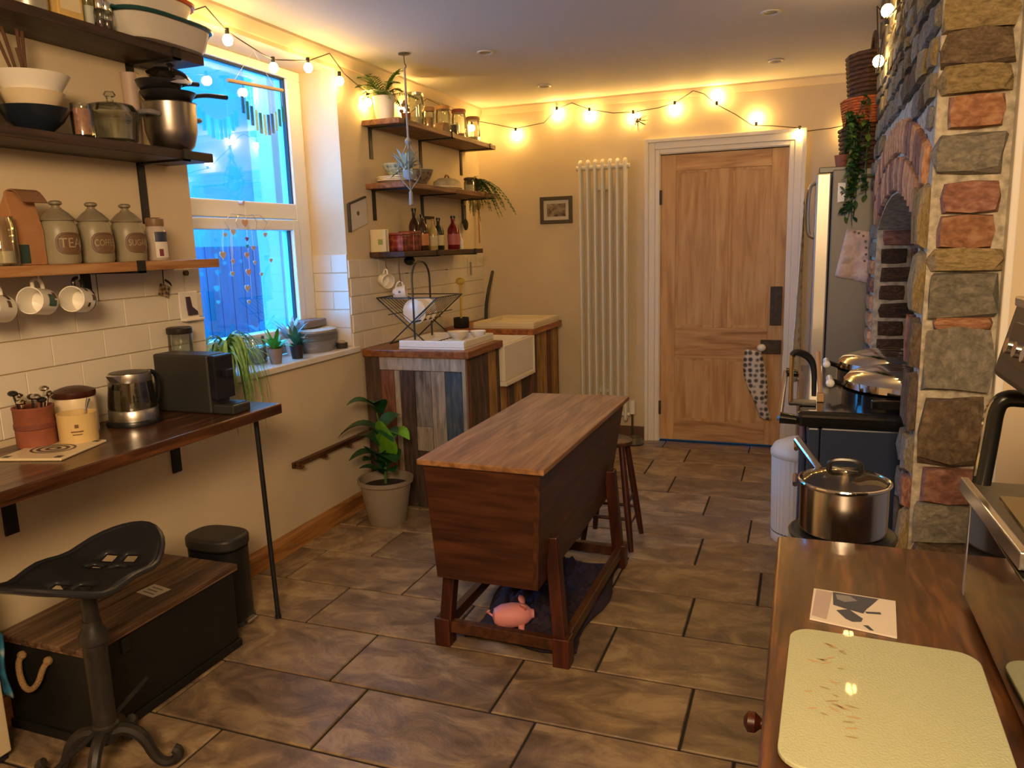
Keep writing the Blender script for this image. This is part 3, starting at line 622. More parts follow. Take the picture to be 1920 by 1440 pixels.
for px, word in ((118, 'TEA'), (183, 'COFFEE'), (245, 'SUGAR')):
    c = at(px, -2.17, LZ); r = .054
    t = thing('storage_canister', 'lidded stoneware canister with brown badge reading '+word, 'canister', c, 'stoneware canisters')
    build('body', MB().lathe([(r*.92, 0), (r, .008), (r, .095), (r*.96, .115), (r*.80, .132)], c, 32), STONEW, t, smooth=True)
    l = build('lid', MB().lathe([(r*.9, .132), (r*.92, .137), (r*.55, .158), (r*.3, .168), (r*.28, .172)], c, 32), LIDW, t, smooth=True)
    build('lid_knob', MB().lathe([(.012, .171), (.011, .178), (.019, .183), (.019, .189), (.012, .193)], c, 18), LIDW, l, smooth=True)
    def wrap(u, v, rr): a = u/r-.12; return (c[0]+rr*math.cos(a), c[1]+rr*math.sin(a), LZ+.062+v)
    def sup(i, n, k): a = 2*math.pi*i/n; return (math.copysign(abs(math.cos(a))**.7, math.cos(a))*.042*k, math.copysign(abs(math.sin(a))**.7, math.sin(a))*.033*k)
    q = MB(); n = 40
    vs = [wrap(*sup(i, n, 1.0), r+.0035) for i in range(n)]+[wrap(*sup(i, n, .88), r+.0035) for i in range(n)]+[wrap(*sup(i, n, 1.04), r-.001) for i in range(n)]+[wrap(*sup(i, n, .84), r-.001) for i in range(n)]
    q.add(vs, [(i, (i+1) % n, n+(i+1) % n, n+i) for i in range(n)]+[(i, (i+1) % n, 2*n+(i+1) % n, 2*n+i) for i in range(n)]+[(n+i, n+(i+1) % n, 3*n+(i+1) % n, 3*n+i) for i in range(n)])
    build('badge_rim', q, BADGE, t, smooth=True)
    q = MB()
    q.grid(lambda a, b_: wrap((a-.5)*.074*math.cos(abs(b_-.5)*1.4), (b_-.5)*.056, r+.0008), 12, 4); bd = build('badge', q, BADGE, t, smooth=True)
    v, f = text_geo(word, .042 if len(word) == 3 else .030)
    k = min(1, .068/(max(p[0] for p in v)-min(p[0] for p in v)))
    build('lettering', MB().add([wrap(p[0]*k, p[1], r+.0022) for p in v], f), LETTER, bd)
c = at(297, -2.17, LZ); t = thing('spice_jar', 'glass coffee jar with dark and white label and brown lid beside the SUGAR canister', 'jar', c)
build('glass', MB().lathe([(.032, 0), (.036, .006), (.036, .10), (.028, .12)], c, 20), plain('jar_glass_tinted', (.45, .38, .32), .15), t, smooth=True)
build('lid', MB().lathe([(.03, .12), (.031, .124), (.031, .145), (.026, .15)], c, 20), plain('brown_plastic_lid', (.2, .12, .07), .4), t, smooth=True)
def ringpatch(r, a0, a1, z0, z1): return MB().grid(lambda u, v: (c[0]+r*math.cos(a0+(a1-a0)*u), c[1]+r*math.sin(a0+(a1-a0)*u), c[2]+z0+(z1-z0)*v), 10, 1)
build('label_top', ringpatch(.0368, -.9, .5, .065, .1), plain('navy_print', (.03, .035, .07), .5), t); build('label_bottom', ringpatch(.0368, -.9, .5, .01, .065), plain('white_print', (.62, .58, .52), .5), t)
build('label_emblem', ringpatch(.0374, -.6, -.2, .015, .04), plain('wine_print', (.16, .03, .05), .5), t)

# ---- mugs on hooks under the pine shelf
HK = BLACK
def mug(label, px, py, mt, pat, dark):
    X = -2.17; c = P(px, py, x=X)
    t = thing('hanging_mug', label, 'mug', tuple(c), local=True)
    ax = Vector((.35, -.85, .12)).normalized()
    t.rotation_mode = 'QUATERNION'; t.rotation_quaternion = ax.to_track_quat('Z', 'Y')
    r, h = .041, .088
    body = build('body', MB().lathe([(r*.8, -h/2), (r*.98, -h/2+.008), (r, h/2), (r-.003, h/2), (r*.93, -h/2+.012), (.001, -h/2+.008)], n=28, caps=False), mt, t, smooth=True)
    build('base', MB().lathe([(.001, -h/2-.001), (r*.8, -h/2-.001), (r*.86, -h/2+.004), (r*1.0, -h/2+.014), (r*1.0, -h/2+.02)] if dark else [(.001, -h/2-.001), (r*.78, -h/2-.001), (r*.8, -h/2)], n=28, caps=False), BLKPL if dark else mt, t, smooth=True)
    upl = t.rotation_quaternion.inverted() @ Vector((0, 0, 1)); a = math.atan2(upl.y, upl.x)
    hp = [(r*.97, .026), (r+.02, .03), (r+.03, .005), (r+.02, -.022), (r*.97, -.028)]
    build('handle', MB().tube([(rr*math.cos(a), rr*math.sin(a), z) for rr, z in hp], .006, 8), dark and BLKPL or mt, t, smooth=True)
    for k, (da, z, s, m_) in enumerate(pat):
        aa = a+da; q = MB().grid(lambda u, v: ((r+.0012)*math.cos(aa+(u-.5)*s/r), (r+.0012)*math.sin(aa+(u-.5)*s/r), z+(v-.5)*s*.8), 6, 3)
        build('painted_spot', q, m_, body)
    # hook under the shelf
    top = Vector(c)+Vector((0, 0, .0))+t.rotation_quaternion @ Vector(((r+.024)*math.cos(a), (r+.024)*math.sin(a), .005))
    hk = single('cup_hook', MB().tube([(top.x, top.y, LS), (top.x, top.y, top.z+.03), (top.x+.012, top.y, top.z+.012), (top.x+.006, top.y, top.z-.004), (top.x-.008, top.y, top.z+.003)], .0028, 6), STEEL, 'small metal cup hook holding the '+('mug with brown markings' if px < 0 else 'white mug with a leaf motif' if not dark else 'spotted mug with a black base'), 'hook', (top.x, top.y, LS), 'cup hooks', smooth=True)
grn = plain('green_motif', (.03, .09, .08), .3); brn = plain('brown_motif', (.1, .05, .03), .3)
mug('white mug with a green leaf motif hanging under the pine shelf', 72, 565, CERAM, [(-1.5, .0, .036, grn), (-1.1, -.02, .02, brn), (-1.7, -.018, .018, grn)], False)
mug('white spotted mug with black base and handle hanging under the pine shelf', 148, 562, CERAM, [(-.7, .01, .016, brn), (-1.4, -.012, .018, brn), (-.9, -.024, .014, BLKPL), (-2.0, .012, .014, BLKPL)], True)
mug('white mug with brown markings hanging beside the leaf motif mug', -8, 578, CERAM, [(-1.3, .0, .02, brn), (-.7, -.01, .02, brn)], False)
c = P(160, 530, x=XL+.008); single('bracket_strap', MB().box((XL, c.y-.02, c.z-.07), (XL+.014, c.y+.02, LS)), BLACK, 'flat black iron strap on the tiles behind the spotted mug', 'bracket', (XL, c.y, c.z), bevel=.002)
# small tile ornament on string, socket with plug, cap
c = P(307, 535, x=XL+.02); t = thing('hanging_ornament', 'small patterned ceramic tile hanging by a cord under the pine shelf', 'ornament', tuple(c))
build('tile_plaque', MB().bar((c.x, c.y-.022, c.z-.012), (c.x, c.y+.022, c.z-.028), .006, .044), checkerprint('brown_print_tile', ['#3b2a1a', '#8d7758', '#b9a888'], 60, .4), t)
build('cord', MB().tube([(c.x, c.y, c.z), (c.x-.004, c.y+.006, c.z+.05), (c.x-.006, c.y+.01, LS)], .002, 5), plain('dark_cord', (.03, .02, .02), .8), t)
build('tassel', MB().tube([(c.x, c.y+.01, c.z+.02), (c.x+.003, c.y+.028, c.z+.008), (c.x+.002, c.y+.036, c.z-.004)], [.004, .005, .002], 6), plain('dark_cord', (.03, .02, .02), .8), t)
c = P(354, 575, x=XL+.01); t = thing('wall_holder', 'little white holder with a dark purple boot shape on the tiles by the window', 'holder', (XL+.008, c.y, c.z))
build('plate', MB().box((XL+.008, c.y-.05, c.z-.055), (XL+.014, c.y+.05, c.z+.06)), WHITE, t, bevel=.003)
build('ledge', MB().box((XL+.014, c.y-.05, c.z-.055), (XL+.04, c.y+.05, c.z-.045)), WHITE, t, bevel=.002)
bo = [(-.018, .04), (.0, .04), (.006, .0), (.034, -.02), (.036, -.035), (-.012, -.035), (-.016, .0)]
build('boot', MB().prism([(c.y+a_, c.z+b_) for a_, b_ in bo], 0, XL+.014, XL+.022), plain('dark_purple', (.05, .03, .06), .5), t)
c = P(347, 512, x=XL+.01); single('round_knob', MB().cyl((XL+.007, c.y, c.z), (XL+.02, c.y, c.z), .011, n=14), brn, 'tiny brown round cap on the tiles near the window', 'cap', (XL+.008, c.y, c.z), smooth=True)

# ================================================================== BREAKFAST BAR
BZ, BF, BE = .88, -1.857, 2.40
t = thing('breakfast_bar', 'dark walnut breakfast bar along the tiled wall on one steel leg', 'counter', (XL, 1.6, 0))
build('worktop', MB().box((XL+.0095, .9, BZ-.04), (BF, BE, BZ)), WALNUT, t, bevel=.004)
build('leg', MB().cyl((-1.925, 2.325, BZ-.04), (-1.93, 2.36, .012), .0095, n=12), BLACK, t, smooth=True)
build('foot', MB().cyl((-1.93, 2.36, .012), (-1.93, 2.36, 0), .013, n=12), BLKPL, t, smooth=True)
for y in (2.295, 1.60): build('bracket', MB().box((XL+.001, y-.022, .60), (XL+.009, y+.022, BZ-.04)).box((XL+.001, y-.022, BZ-.048), (XL+.36, y+.022, BZ-.04)), BLACK, t)
def bar_at(px, X): return (X, ycol(px, X, BZ), BZ+.0005)
# utensil pot
c = bar_at(72, -2.2); t = thing('utensil_pot', 'terracotta pot full of black and steel spoons', 'pot', c); r = W(68, c)/2
build('pot', MB().lathe([(r*.88, 0), (r, .006), (r, .12), (r*1.03, .122), (r*1.03, .128), (r*.93, .128), (r*.9, .02), (.001, .015)], c, 28, caps=False), TERRA, t, smooth=True)
v, f = [(-.02, 0), (.02, 0)], None
build('embossed_band', MB().lathe([(r+.0005, .06), (r+.002, .062), (r+.002, .075), (r+.0005, .077)], c, 28, caps=False), plain('dark_terracotta', (.16, .045, .03), .7), t)
c0 = c
for i in range(8):
    a = i*.85; rr = r*.65; b0 = Vector((c0[0]+rr*.5*math.cos(a), c0[1]+rr*.5*math.sin(a), BZ+.03)); tp = Vector((c0[0]+rr*1.15*math.cos(a), c0[1]+rr*1.35*math.sin(a), BZ+.15+.012*(i % 3)))
    mt = (BLKPL, CHROME, STEEL, BLKPL, CHROME)[i % 5]; kinds = ('black plastic serving spoon', 'shiny steel spoon', 'brushed steel spoon', 'black plastic serving spoon', 'shiny steel spoon')
    s = thing('spoon', kinds[i % 5]+' standing in the terracotta pot', 'spoon', tuple(b0), 'spoons in the terracotta pot')
    build('stem', MB().cyl(b0, tp, .0032, .0032, 6), mt, s); build('bowl', MB().ball(tp, .017, 10, .55, 1, .8), mt, s, smooth=True)
# cream jar with wooden lid
c = bar_at(148, -2.22); t = thing('storage_jar', 'cream ceramic storage jar with brown wooden lid', 'jar', c); r = W(72, c)/2
build('body', MB().lathe([(r*.93, 0), (r, .01), (r, .11), (r*.95, .125)], c, 28), CREAMC, t, smooth=True)
build('lid', MB().lathe([(r*.98, .125), (r*1.02, .13), (r*1.02, .145), (r*.6, .155), (r*.4, .158)], c, 28), grain('dark_wooden_lid', ['#3a190e', '#52281a'], 6, (1, 8, 8), .4), t, smooth=True)
c = bar_at(150, -2.112); t = thing('sugar_pot', 'small yellowish cream pot with printed front standing before the storage jar', 'pot', c); r = W(66, c)/2
build('pot', MB().lathe([(r*.9, 0), (r, .006), (r*1.02, .09), (r*1.03, .096), (r*.95, .096), (r*.9, .015), (.001, .012)], c, 28, caps=False), plain('yellow_cream_glaze', (.62, .45, .2), .35), t, smooth=True)
q = MB()
for k, (u0, v0, du, dv) in enumerate(((0, .062, .011, .011), (0, .045, .034, .004), (0, .036, .026, .003))):
    a0 = -.75; q.grid(lambda u, v: (c[0]+(r*1.016+.001)*math.cos(a0+(u-.5)*du/r), c[1]+(r*1.016+.001)*math.sin(a0+(u-.5)*du/r), BZ+v0+(v-.5)*dv), 4, 1)
build('printed_mark', q, plain('brown_print', (.15, .07, .03), .5), t)
sp = Vector((c[0]+.0, c[1]+.0, BZ+.02)); s = thing('spoon', 'steel teaspoon leaning out of the yellowish cream pot', 'spoon', tuple(sp))
build('stem', MB().tube([sp, (c[0]-.01, c[1]+.05, BZ+.112), (c[0]-.012, c[1]+.06, BZ+.128)], [.003, .004, .006], 8), CHROME, s, smooth=True)
# trivet tile
q = [P(*p_, z=BZ) for p_ in ((2, 862), (98, 870), (196, 832), (100, 825))]; ctr = sum(q, Vector())/4
t = thing('trivet_tile', 'cream patterned ceramic trivet lying on the breakfast bar', 'trivet', (ctr.x, ctr.y, BZ+.0005), local=True, rotz=math.atan2((q[3]-q[0]).y, (q[3]-q[0]).x)-R(90))
build('slab', MB().box((-.1, -.11, 0), (.1, .11, .008)), plain('cream_tile_glaze', (.66, .56, .38), .3), t, bevel=.003)
INK = plain('dark_tile_ink', (.07, .06, .05), .5)
q = MB()
for rr, ww in ((.062, .008), (.042, .012), (.018, .012)):
    n = 28; q.add([((rr+d*ww/2)*math.cos(2*math.pi*i/n)*1.0, (rr+d*ww/2)*math.sin(2*math.pi*i/n)*.8, .0085) for d in (-1, 1) for i in range(n)], [(i, (i+1) % n, n+(i+1) % n, n+i) for i in range(n)])
for sx in (-1, 1):
    for sy in (-1, 1): q.box((sx*.07, sy*.08, .0078), (sx*.09, sy*.1, .0085))
build('printed_motif', q, INK, t)
# kettle
c = bar_at(253, -2.16); r = W(86, c)/2; t = thing('electric_kettle', 'glass and steel electric kettle on its base', 'kettle', c)
build('power_base', MB().lathe([(r*1.1, 0), (r*1.12, .006), (r*1.05, .018)], c, 28), BLKPL, t, smooth=True)
build('heater_ring', MB().lathe([(r, .018), (r, .052), (r*.97, .055)], c, 32), STEEL, t, smooth=True)
build('glass_body', MB().lathe([(r*.97, .055), (r*.98, .065), (r*.86, .15), (r*.855, .15), (r*.96, .065), (r*.94, .056)], c, 32, caps=False), pane('kettle_glass', (.72, .72, .68), .12), t, smooth=True)
build('level_strip', MB().cbox((c[0]+.03, c[1]-r*.55, BZ+.10), (.012, .006, .09)), BLKPL, t)
build('collar', MB().lathe([(r*.87, .148), (r*.89, .152), (r*.84, .178), (r*.80, .178), (r*.84, .15)], c, 32, caps=False), STEEL, t, smooth=True)
build('spout', MB().hexa([(c[0]-.02, c[1]-r*.8, BZ+.15), (c[0]+.03, c[1]-r*.8, BZ+.15), (c[0]+.03, c[1]-r*.76, BZ+.15), (c[0]-.02, c[1]-r*.76, BZ+.15)], [(c[0]-.01, c[1]-r*1.12, BZ+.178), (c[0]+.02, c[1]-r*1.12, BZ+.178), (c[0]+.03, c[1]-r*.74, BZ+.178), (c[0]-.02, c[1]-r*.74, BZ+.178)]), STEEL, t, bevel=.002)
build('lid', MB().lathe([(r*.80, .172), (r*.78, .18), (r*.2, .186)], c, 28), BLKPL, t, smooth=True)
build('handle', MB().tube([(c[0], c[1]+r*.8, BZ+.17), (c[0], c[1]+r*1.4, BZ+.165), (c[0], c[1]+r*1.55, BZ+.12), (c[0], c[1]+r*1.35, BZ+.05), (c[0], c[1]+r*.96, BZ+.045)], .009, 8), BLKPL, t, smooth=True)
# pod machine
a, e = P(300, 765, z=BZ), P(408, 770, z=BZ)
y0 = ycol(302, -2.1, BZ); y1 = y0+.1
t = thing('pod_coffee_machine', 'slim matt black pod coffee machine at the end of the breakfast bar', 'coffee machine', (-2.1, y0+.05, BZ))
MB_ = plain('matt_charcoal_plastic', (.028, .027, .026), .45); GB = plain('gloss_navy_plastic', (.012, .012, .02), .15)
y0 = 2.165; y1 = 2.27
build('body', MB().box((-2.235, y0, BZ+.0005), (-1.985, y1, BZ+.215)), MB_, t, bevel=.008, bseg=3)
build('front_panel', MB().box((-1.985, y0+.004, BZ+.05), (-1.955, y1-.004, BZ+.212)), GB, t, bevel=.006)
build('spout', MB().box((-1.955, y0+.035, BZ+.13), (-1.93, y1-.035, BZ+.16)), GB, t, bevel=.004)
build('cup_tray', MB().box((-1.985, y0+.006, BZ+.0005), (-1.89, y1-.006, BZ+.035)), MB_, t, bevel=.006)
build('tray_grid', MB().box((-1.975, y0+.014, BZ+.035), (-1.9, y1-.014, BZ+.037)), BLACK, t)
# tall storage jar near the window
c = bar_at(343, -2.265); c = (-2.255, 2.33, BZ+.0005)
jar_glass('storage_jar', 'large clear glass storage jar with black lid behind the pod machine', c, .045, .275, plain('black_jar_lid', (.02, .015, .015), .4), .022, fill=.25, fillm=plain('pasta', (.5, .4, .22), .8), neck=.98)
# ================================================================== STOOL, TRUNK, BIN
sc = Vector((-1.80, 1.43, 0)); t = thing('tractor_seat_stool', 'black iron stool with a tractor seat standing before the trunk', 'stool', tuple(sc))
IRON = plain('dark_cast_iron', (.022, .019, .018), .42, var=.3, scale=30)
SEATM = plain('black_painted_seat', (.018, .018, .022), .3)
def seat_pt(u, v):         # u along width (y-ish), v front-back; oval plan with raised wings
    s = (u-.5)*2; f = (v-.5)*2
    wy = s*.235; dx = f*.145*(max(.0, 1-abs(s)**2.6))**.5+.0
    ff = f*(max(.0, 1-abs(s)**2.6))**.5
    z = .595+.062*abs(s)**2.6-.015*math.exp(-((abs(s)-.42)/.25)**2)+.03*max(0, -ff)**2+.004*ff
    a = R(12); return (sc.x+dx*math.cos(a)-wy*math.sin(a)*.6-.01, sc.y+wy*math.cos(a)+dx*math.sin(a)+.01, z)
g = MB(); nu, nv = 28, 12
g.grid(seat_pt, nu, nv)
holes = {(i, j) for i0 in (6, 9, 17, 20) for i in (i0, i0+1) for j in (4, 5, 7, 8)}
g.f = [f for k, f in enumerate(g.f) if (k//nv, k % nv) not in holes]
build('seat', g, SEATM, t, smooth=True, solid=.011)
build('rolled_rim', MB().tube([seat_pt(.5+.5*math.sin(2*math.pi*k/40), .5+.5*(1 if math.cos(2*math.pi*k/40) > 0 else -1)*1.0) for k in range(40)], .009, 8, closed=True), SEATM, t, smooth=True)
build('seat_boss', MB().cyl((sc.x, sc.y, .565), (sc.x, sc.y, .585), .05, .06, 20), IRON, t, smooth=True)
build('screw_spindle', MB().cyl((sc.x, sc.y, .43), (sc.x, sc.y, .57), .021, n=14), IRON, t, smooth=True)
build('post', MB().lathe([(.026, .10), (.03, .11), (.03, .14), (.036, .145), (.036, .155), (.03, .16), (.031, .40), (.037, .405), (.037, .43), (.026, .45), (.024, .47)], sc, 20), IRON, t, smooth=True)
for k in range(4):
    a = R(28+90*k); dx, dy = math.cos(a), math.sin(a)
    pts = [(.02, .13), (.06, .135), (.1, .10), (.12, .04), (.145, .012), (.18, .02), (.19, .045), (.175, .055)]
    l = build('leg', MB().tube([(sc.x+dx*r_, sc.y+dy*r_, z) for r_, z in pts], [.02, .018, .017, .015, .013, .014, .016, .014], 8), IRON, t, smooth=True)
build('height_lever', MB().tube([(sc.x-.02, sc.y, .46), (sc.x-.10, sc.y+.12, .50), (sc.x-.115, sc.y+.14, .508)], [.006, .005, .012], 8), IRON, t, smooth=True)
build('foot_rail', MB().tube([(sc.x, sc.y-.25, .11), (sc.x, sc.y, .15), (sc.x-.05, sc.y+.2, .17)], .007, 8), IRON, t, smooth=True)

TY0, TY1, TX0, TX1, TZH = 1.50, 2.13, XL+.025, -1.93, .30
t = thing('blanket_chest', 'black storage trunk with plank lid and rope handle under the breakfast bar', 'trunk', ((TX0+TX1)/2, (TY0+TY1)/2, 0))
TRK = plain('black_trunk_paint', (.008, .008, .008), .5)
build('body', MB().box((TX0, TY0, .03), (TX1, TY1, TZH)), TRK, t, bevel=.004)
build('plinth', MB().box((TX0, TY0-.008, 0), (TX1+.008, TY1+.008, .03)), TRK, t, bevel=.003)
LIDM = grain('weathered_plank_lid', ['#2e1f15', '#5a4230', '#7d6148'], 5, (10, .8, 10), .55, .3, vary=.25)
lid = build('lid', MB().box((TX0, TY0-.012, TZH), (TX1+.012, TY1+.012, TZH+.006)), LIDM, t)
wds = [0, .055, .13, .19, .27, .33, TX1+.014-TX0]
for u0, u1 in zip(wds, wds[1:]): build('plank', MB().box((TX0+u0+.0015, TY0-.014, TZH+.006), (TX0+u1-.0015, TY1+.014, TZH+.022)), LIDM, lid, bevel=.003)
ROPE = plain('tan_rope', (.30, .18, .08), .85, bump=.6, scale=150)
build('rope_handle', MB().tube([(TX1-.26, TY0-.002, .265), (TX1-.262, TY0-.022, .25), (TX1-.25, TY0-.03, .19), (TX1-.215, TY0-.035, .165), (TX1-.175, TY0-.03, .195), (TX1-.155, TY0-.022, .25), (TX1-.15, TY0-.002, .262)], .009, 8), ROPE, t, smooth=True)
for dx in (.26, .15): build('rope_knot', MB().ball((TX1-dx, TY0-.008, .263), .014, 10), ROPE, t, smooth=True)
build('toggle_catch', MB().box((TX1, 1.62, .24), (TX1+.008, 1.65, .29)), BLACK, t, bevel=.002)
c = P(288, 1108, z=TZH+.022); t = thing('paper_card', 'small white card lying on the trunk lid', 'card', tuple(c), local=True, rotz=R(-10))
build('paper', MB().box((-.045, -.035, .0), (.045, .035, .0012)), plain('white_paper', (.62, .58, .5), .7), t)
build('printed_lines', MB().box((-.03, -.022, .0012), (.03, -.016, .0016)).box((-.03, -.004, .0012), (.02, .002, .0016)).box((-.03, .014, .0012), (.025, .02, .0016)), plain('grey_ink', (.2, .17, .14), .7), t)
# slim pedal bin
bc = Vector((-2.135, 2.29, 0)); t = thing('pedal_bin', 'slim black pedal bin between the trunk and the bar leg', 'bin', tuple(bc))
def oval(k, n=28): return [(.115*k*math.copysign(abs(math.cos(2*math.pi*i/n))**.7, math.cos(2*math.pi*i/n)), .085*k*math.copysign(abs(math.sin(2*math.pi*i/n))**.7, math.sin(2*math.pi*i/n))) for i in range(n)]
q = MB().prism([(bc.x+x, bc.y+y) for x, y in oval(1.0)], 2, .015, .31); build('body', q, BLKPL, t, smooth=True)
build('base_ring', MB().prism([(bc.x+x, bc.y+y) for x, y in oval(1.03)], 2, 0, .018), plain('grey_plastic', (.05, .05, .05), .5), t, smooth=True)
build('lid', MB().prism([(bc.x+x, bc.y+y) for x, y in oval(1.05)], 2, .315, .365), plain('soft_black_plastic', (.025, .023, .022), .5), t, smooth=True, bevel=.012, bseg=3)
build('pedal', MB().box((bc.x+.1, bc.y-.03, .012), (bc.x+.14, bc.y+.03, .022)), STEEL, t, bevel=.003)
# cream cupboard at the edge and the blue cloth on it
t = thing('small_cupboard', 'cream painted low cupboard beside the trunk end', 'cupboard', (-2.22, 1.2, 0))
build('carcass', MB().box((XL+.025, .95, .02), (-2.145, 1.385, .55)), plain('cream_cupboard_paint', (.62, .52, .34), .5), t, bevel=.004)
build('door', MB().box((-2.145, .965, .03), (-2.13, 1.38, .53)), plain('cream_cupboard_paint', (.62, .52, .34), .5), t, bevel=.004)
build('plinth', MB().box((XL+.025, .96, 0), (-2.15, 1.38, .02)), BLKPL, t)
single('cleaning_cloth', MB().grid(lambda u, v: (-2.2+.08*u+.004*math.sin(8*v), 1.39+.012*math.sin(3*u+4*v)*.5+.006, .42-.2*v-.03*u), 8, 10), checkerprint('blue_white_cloth', ['#0d3d5c', '#17658c', '#8fa6ac'], 14, .9), 'blue and white cloth hanging on the end of the cream cupboard', 'cloth', (-2.16, 1.395, .22), smooth=True, solid=.006)
# wooden coat rail low on the wall
a, e = P(556, 874, x=XL+.03), P(688, 826, x=XL+.03)
t = thing('wooden_rail', 'dark wooden peg rail fixed low on the wall behind the potted plant', 'rail', (XL, (a.y+e.y)/2, a.z))
RW = grain('dark_rail_wood', ['#2e180c', '#54331a', '#6b4526'], 5, (9, .8, 9), .5, .15)
build('rail_board', MB().box((XL+.001, a.y, .405), (XL+.016, 3.69, .435)), RW, t, bevel=.003)
build('top_rail', MB().box((XL+.016, a.y+.01, .418), (XL+.04, 3.69, .44)), RW, t, bevel=.004)
for y in (a.y+.02, a.y+.22, a.y+.45): build('peg', MB().tube([(XL+.016, y, .41), (XL+.045, y, .405), (XL+.055, y, .42)], [.009, .007, .009], 8), RW, t, smooth=True)
# ================================================================== POTTED FIG
pc = Vector((-2.055, 3.47, 0)); t = thing('potted_fig', 'leafy fig in a taupe plastic pot on the floor beside the sink unit', 'potted plant', tuple(pc))
TAUPE = plain('taupe_plastic_pot', (.27, .215, .165), .5)
pot = build('pot', MB().lathe([(.098, 0), (.102, .006), (.135, .215), (.148, .225), (.15, .245), (.138, .245), (.128, .2), (.095, .02)], pc, 36, caps=False), TAUPE, t, smooth=True)
build('pot_base', MB().lathe([(.001, .004), (.098, .004)], pc, 24, caps=False), TAUPE, pot)
build('soil', MB().lathe([(.128, .2), (.06, .212), (.001, .214)], pc, 24, caps=False), SOIL, t, smooth=True)
build('stem', MB().tube([(pc.x, pc.y, .2), (pc.x+.008, pc.y, .35), (pc.x-.005, pc.y+.01, .48), (pc.x-.03, pc.y+.0, .60)], [.008, .007, .006, .004], 8), plain('green_stem', (.06, .13, .03), .6), t, smooth=True)
# big leaves: (base z, target pixel tip, width, material)
for (bz, dx, dy, dz, wd, dr, mt, up) in ((.50, -.20, -.07, -.03, .13, .05, LEAFD, (0, 0, 1)), (.60, -.12, -.10, .05, .13, .04, LEAFD, (0, 0, 1)), (.60, .03, -.1, .07, .11, .03, LEAFD, (0, 0, 1)),
                                        (.36, .07, -.10, .20, .20, .0, LEAFB, (.5, .75, .4)), (.44, .17, -.03, .03, .14, .05, LEAFB, (0, 0, 1)), (.36, -.12, -.11, -.0, .12, .03, LEAFD, (0, 0, 1)), (.36, .12, -.08, -.0, .14, .03, LEAFD, (0, 0, 1)),
                                        (.28, -.08, -.04, .13, .11, .02, LEAFD, (.3, .3, .6)), (.28, .08, .0, .12, .11, .02, LEAFD, (-.3, .3, .6)), (.26, -.1, -.06, .04, .09, .02, LEAFD, (0, 0, 1)), (.50, .06, .11, .06, .13, .03, LEAFD, (0, 0, 1)), (.32, .03, -.1, .08, .12, .02, LEAFD, (0, .4, .6)), (.48, .12, -.1, .0, .13, .04, LEAFD, (0, 0, 1)), (.42, -.15, .02, .02, .12, .04, LEAFD, (0, 0, 1)), (.30, -.04, -.11, .06, .12, .02, LEAFD, (.2, .5, .6)), (.27, .1, -.07, .03, .11, .02, LEAFD, (0, 0, 1))):
    b0 = Vector((pc.x-.01, pc.y, bz)); build('leaf', MB().leaf(b0, b0+Vector((dx, dy, dz))*1.1, wd, dr, 7, up, .25), mt, t, smooth=True)

# ================================================================== DOUGH BIN (CHEST ON LEGS)
t = thing('dough_bin', 'old red brown dough bin chest with loose oak lid on a low leg frame', 'chest', (-.965, 2.83, 0))
LZ0, LZ1 = .735, .755
tp = [(-1.19, 2.215), (-.735, 2.20), (-.722, 3.43), (-1.185, 3.41)]
build('lid', MB().hexa([(x, y, LZ0) for x, y in tp], [(x, y, LZ1) for x, y in tp]), OAKTOP, t, bevel=.004)
# tapering trough: four boards
TT = [(-1.175, 2.235), (-.755, 2.225), (-.742, 3.405), (-1.17, 3.39)]; BT = [(-1.165, 2.28), (-.79, 2.275), (-.79, 3.30), (-1.145, 3.29)]
zb, zt = .31, LZ0
def board(i, j, th, mt, nm):
    a0, a1_ = Vector((*TT[i], zt)), Vector((*TT[j], zt)); b0, b1 = Vector((*BT[i], zb)), Vector((*BT[j], zb))
    mid = Vector((sum(p[0] for p in TT)/4, sum(p[1] for p in TT)/4, 0)); nrm = (a1_-a0).cross(b0-a0).normalized()
    if nrm.dot(Vector((a0.x-mid.x, a0.y-mid.y, 0))) > 0: nrm = -nrm
    build(nm, MB().hexa([b0, b1, a1_, a0], [b0+nrm*th, b1+nrm*th, a1_+nrm*th, a0+nrm*th]), mt, t, bevel=.002)
board(0, 1, .02, ELM, 'end_board'); board(2, 3, .02, ELM, 'end_board'); board(1, 2, .02, ELMY, 'side_board'); board(3, 0, .02, ELMY, 'side_board')
build('bottom_board', MB().hexa([(x, y, zb) for x, y in BT], [(x, y, zb+.015) for x, y in BT]), ELM, t)
feet = [(-1.195, 2.385), (-.735, 2.37), (-.73, 3.25), (-1.19, 3.26)]
tops = [(-1.155, 2.385, .33), (-.775, 2.40, .46), (-.765, 3.22, .46), (-1.16, 3.24, .46)]
for (fx, fy), tpn in zip(feet, tops):
    build('leg', MB().bar((fx, fy, .0), (tpn[0]+(0.0), tpn[1], tpn[2]), .045, .05, up=(0, 1, 0)), ELMZ, t, bevel=.004)
    build('foot_block', MB().cbox((fx, fy, .055), (.062, .062, .11)), ELMZ, t, bevel=.005)
for (i, j) in ((0, 1), (1, 2), (2, 3), (3, 0)):
    a, e = Vector((*feet[i], .075)), Vector((*feet[j], .075)); build('base_rail', MB().bar(a, e, .03, .045), ELMY, t, bevel=.003)
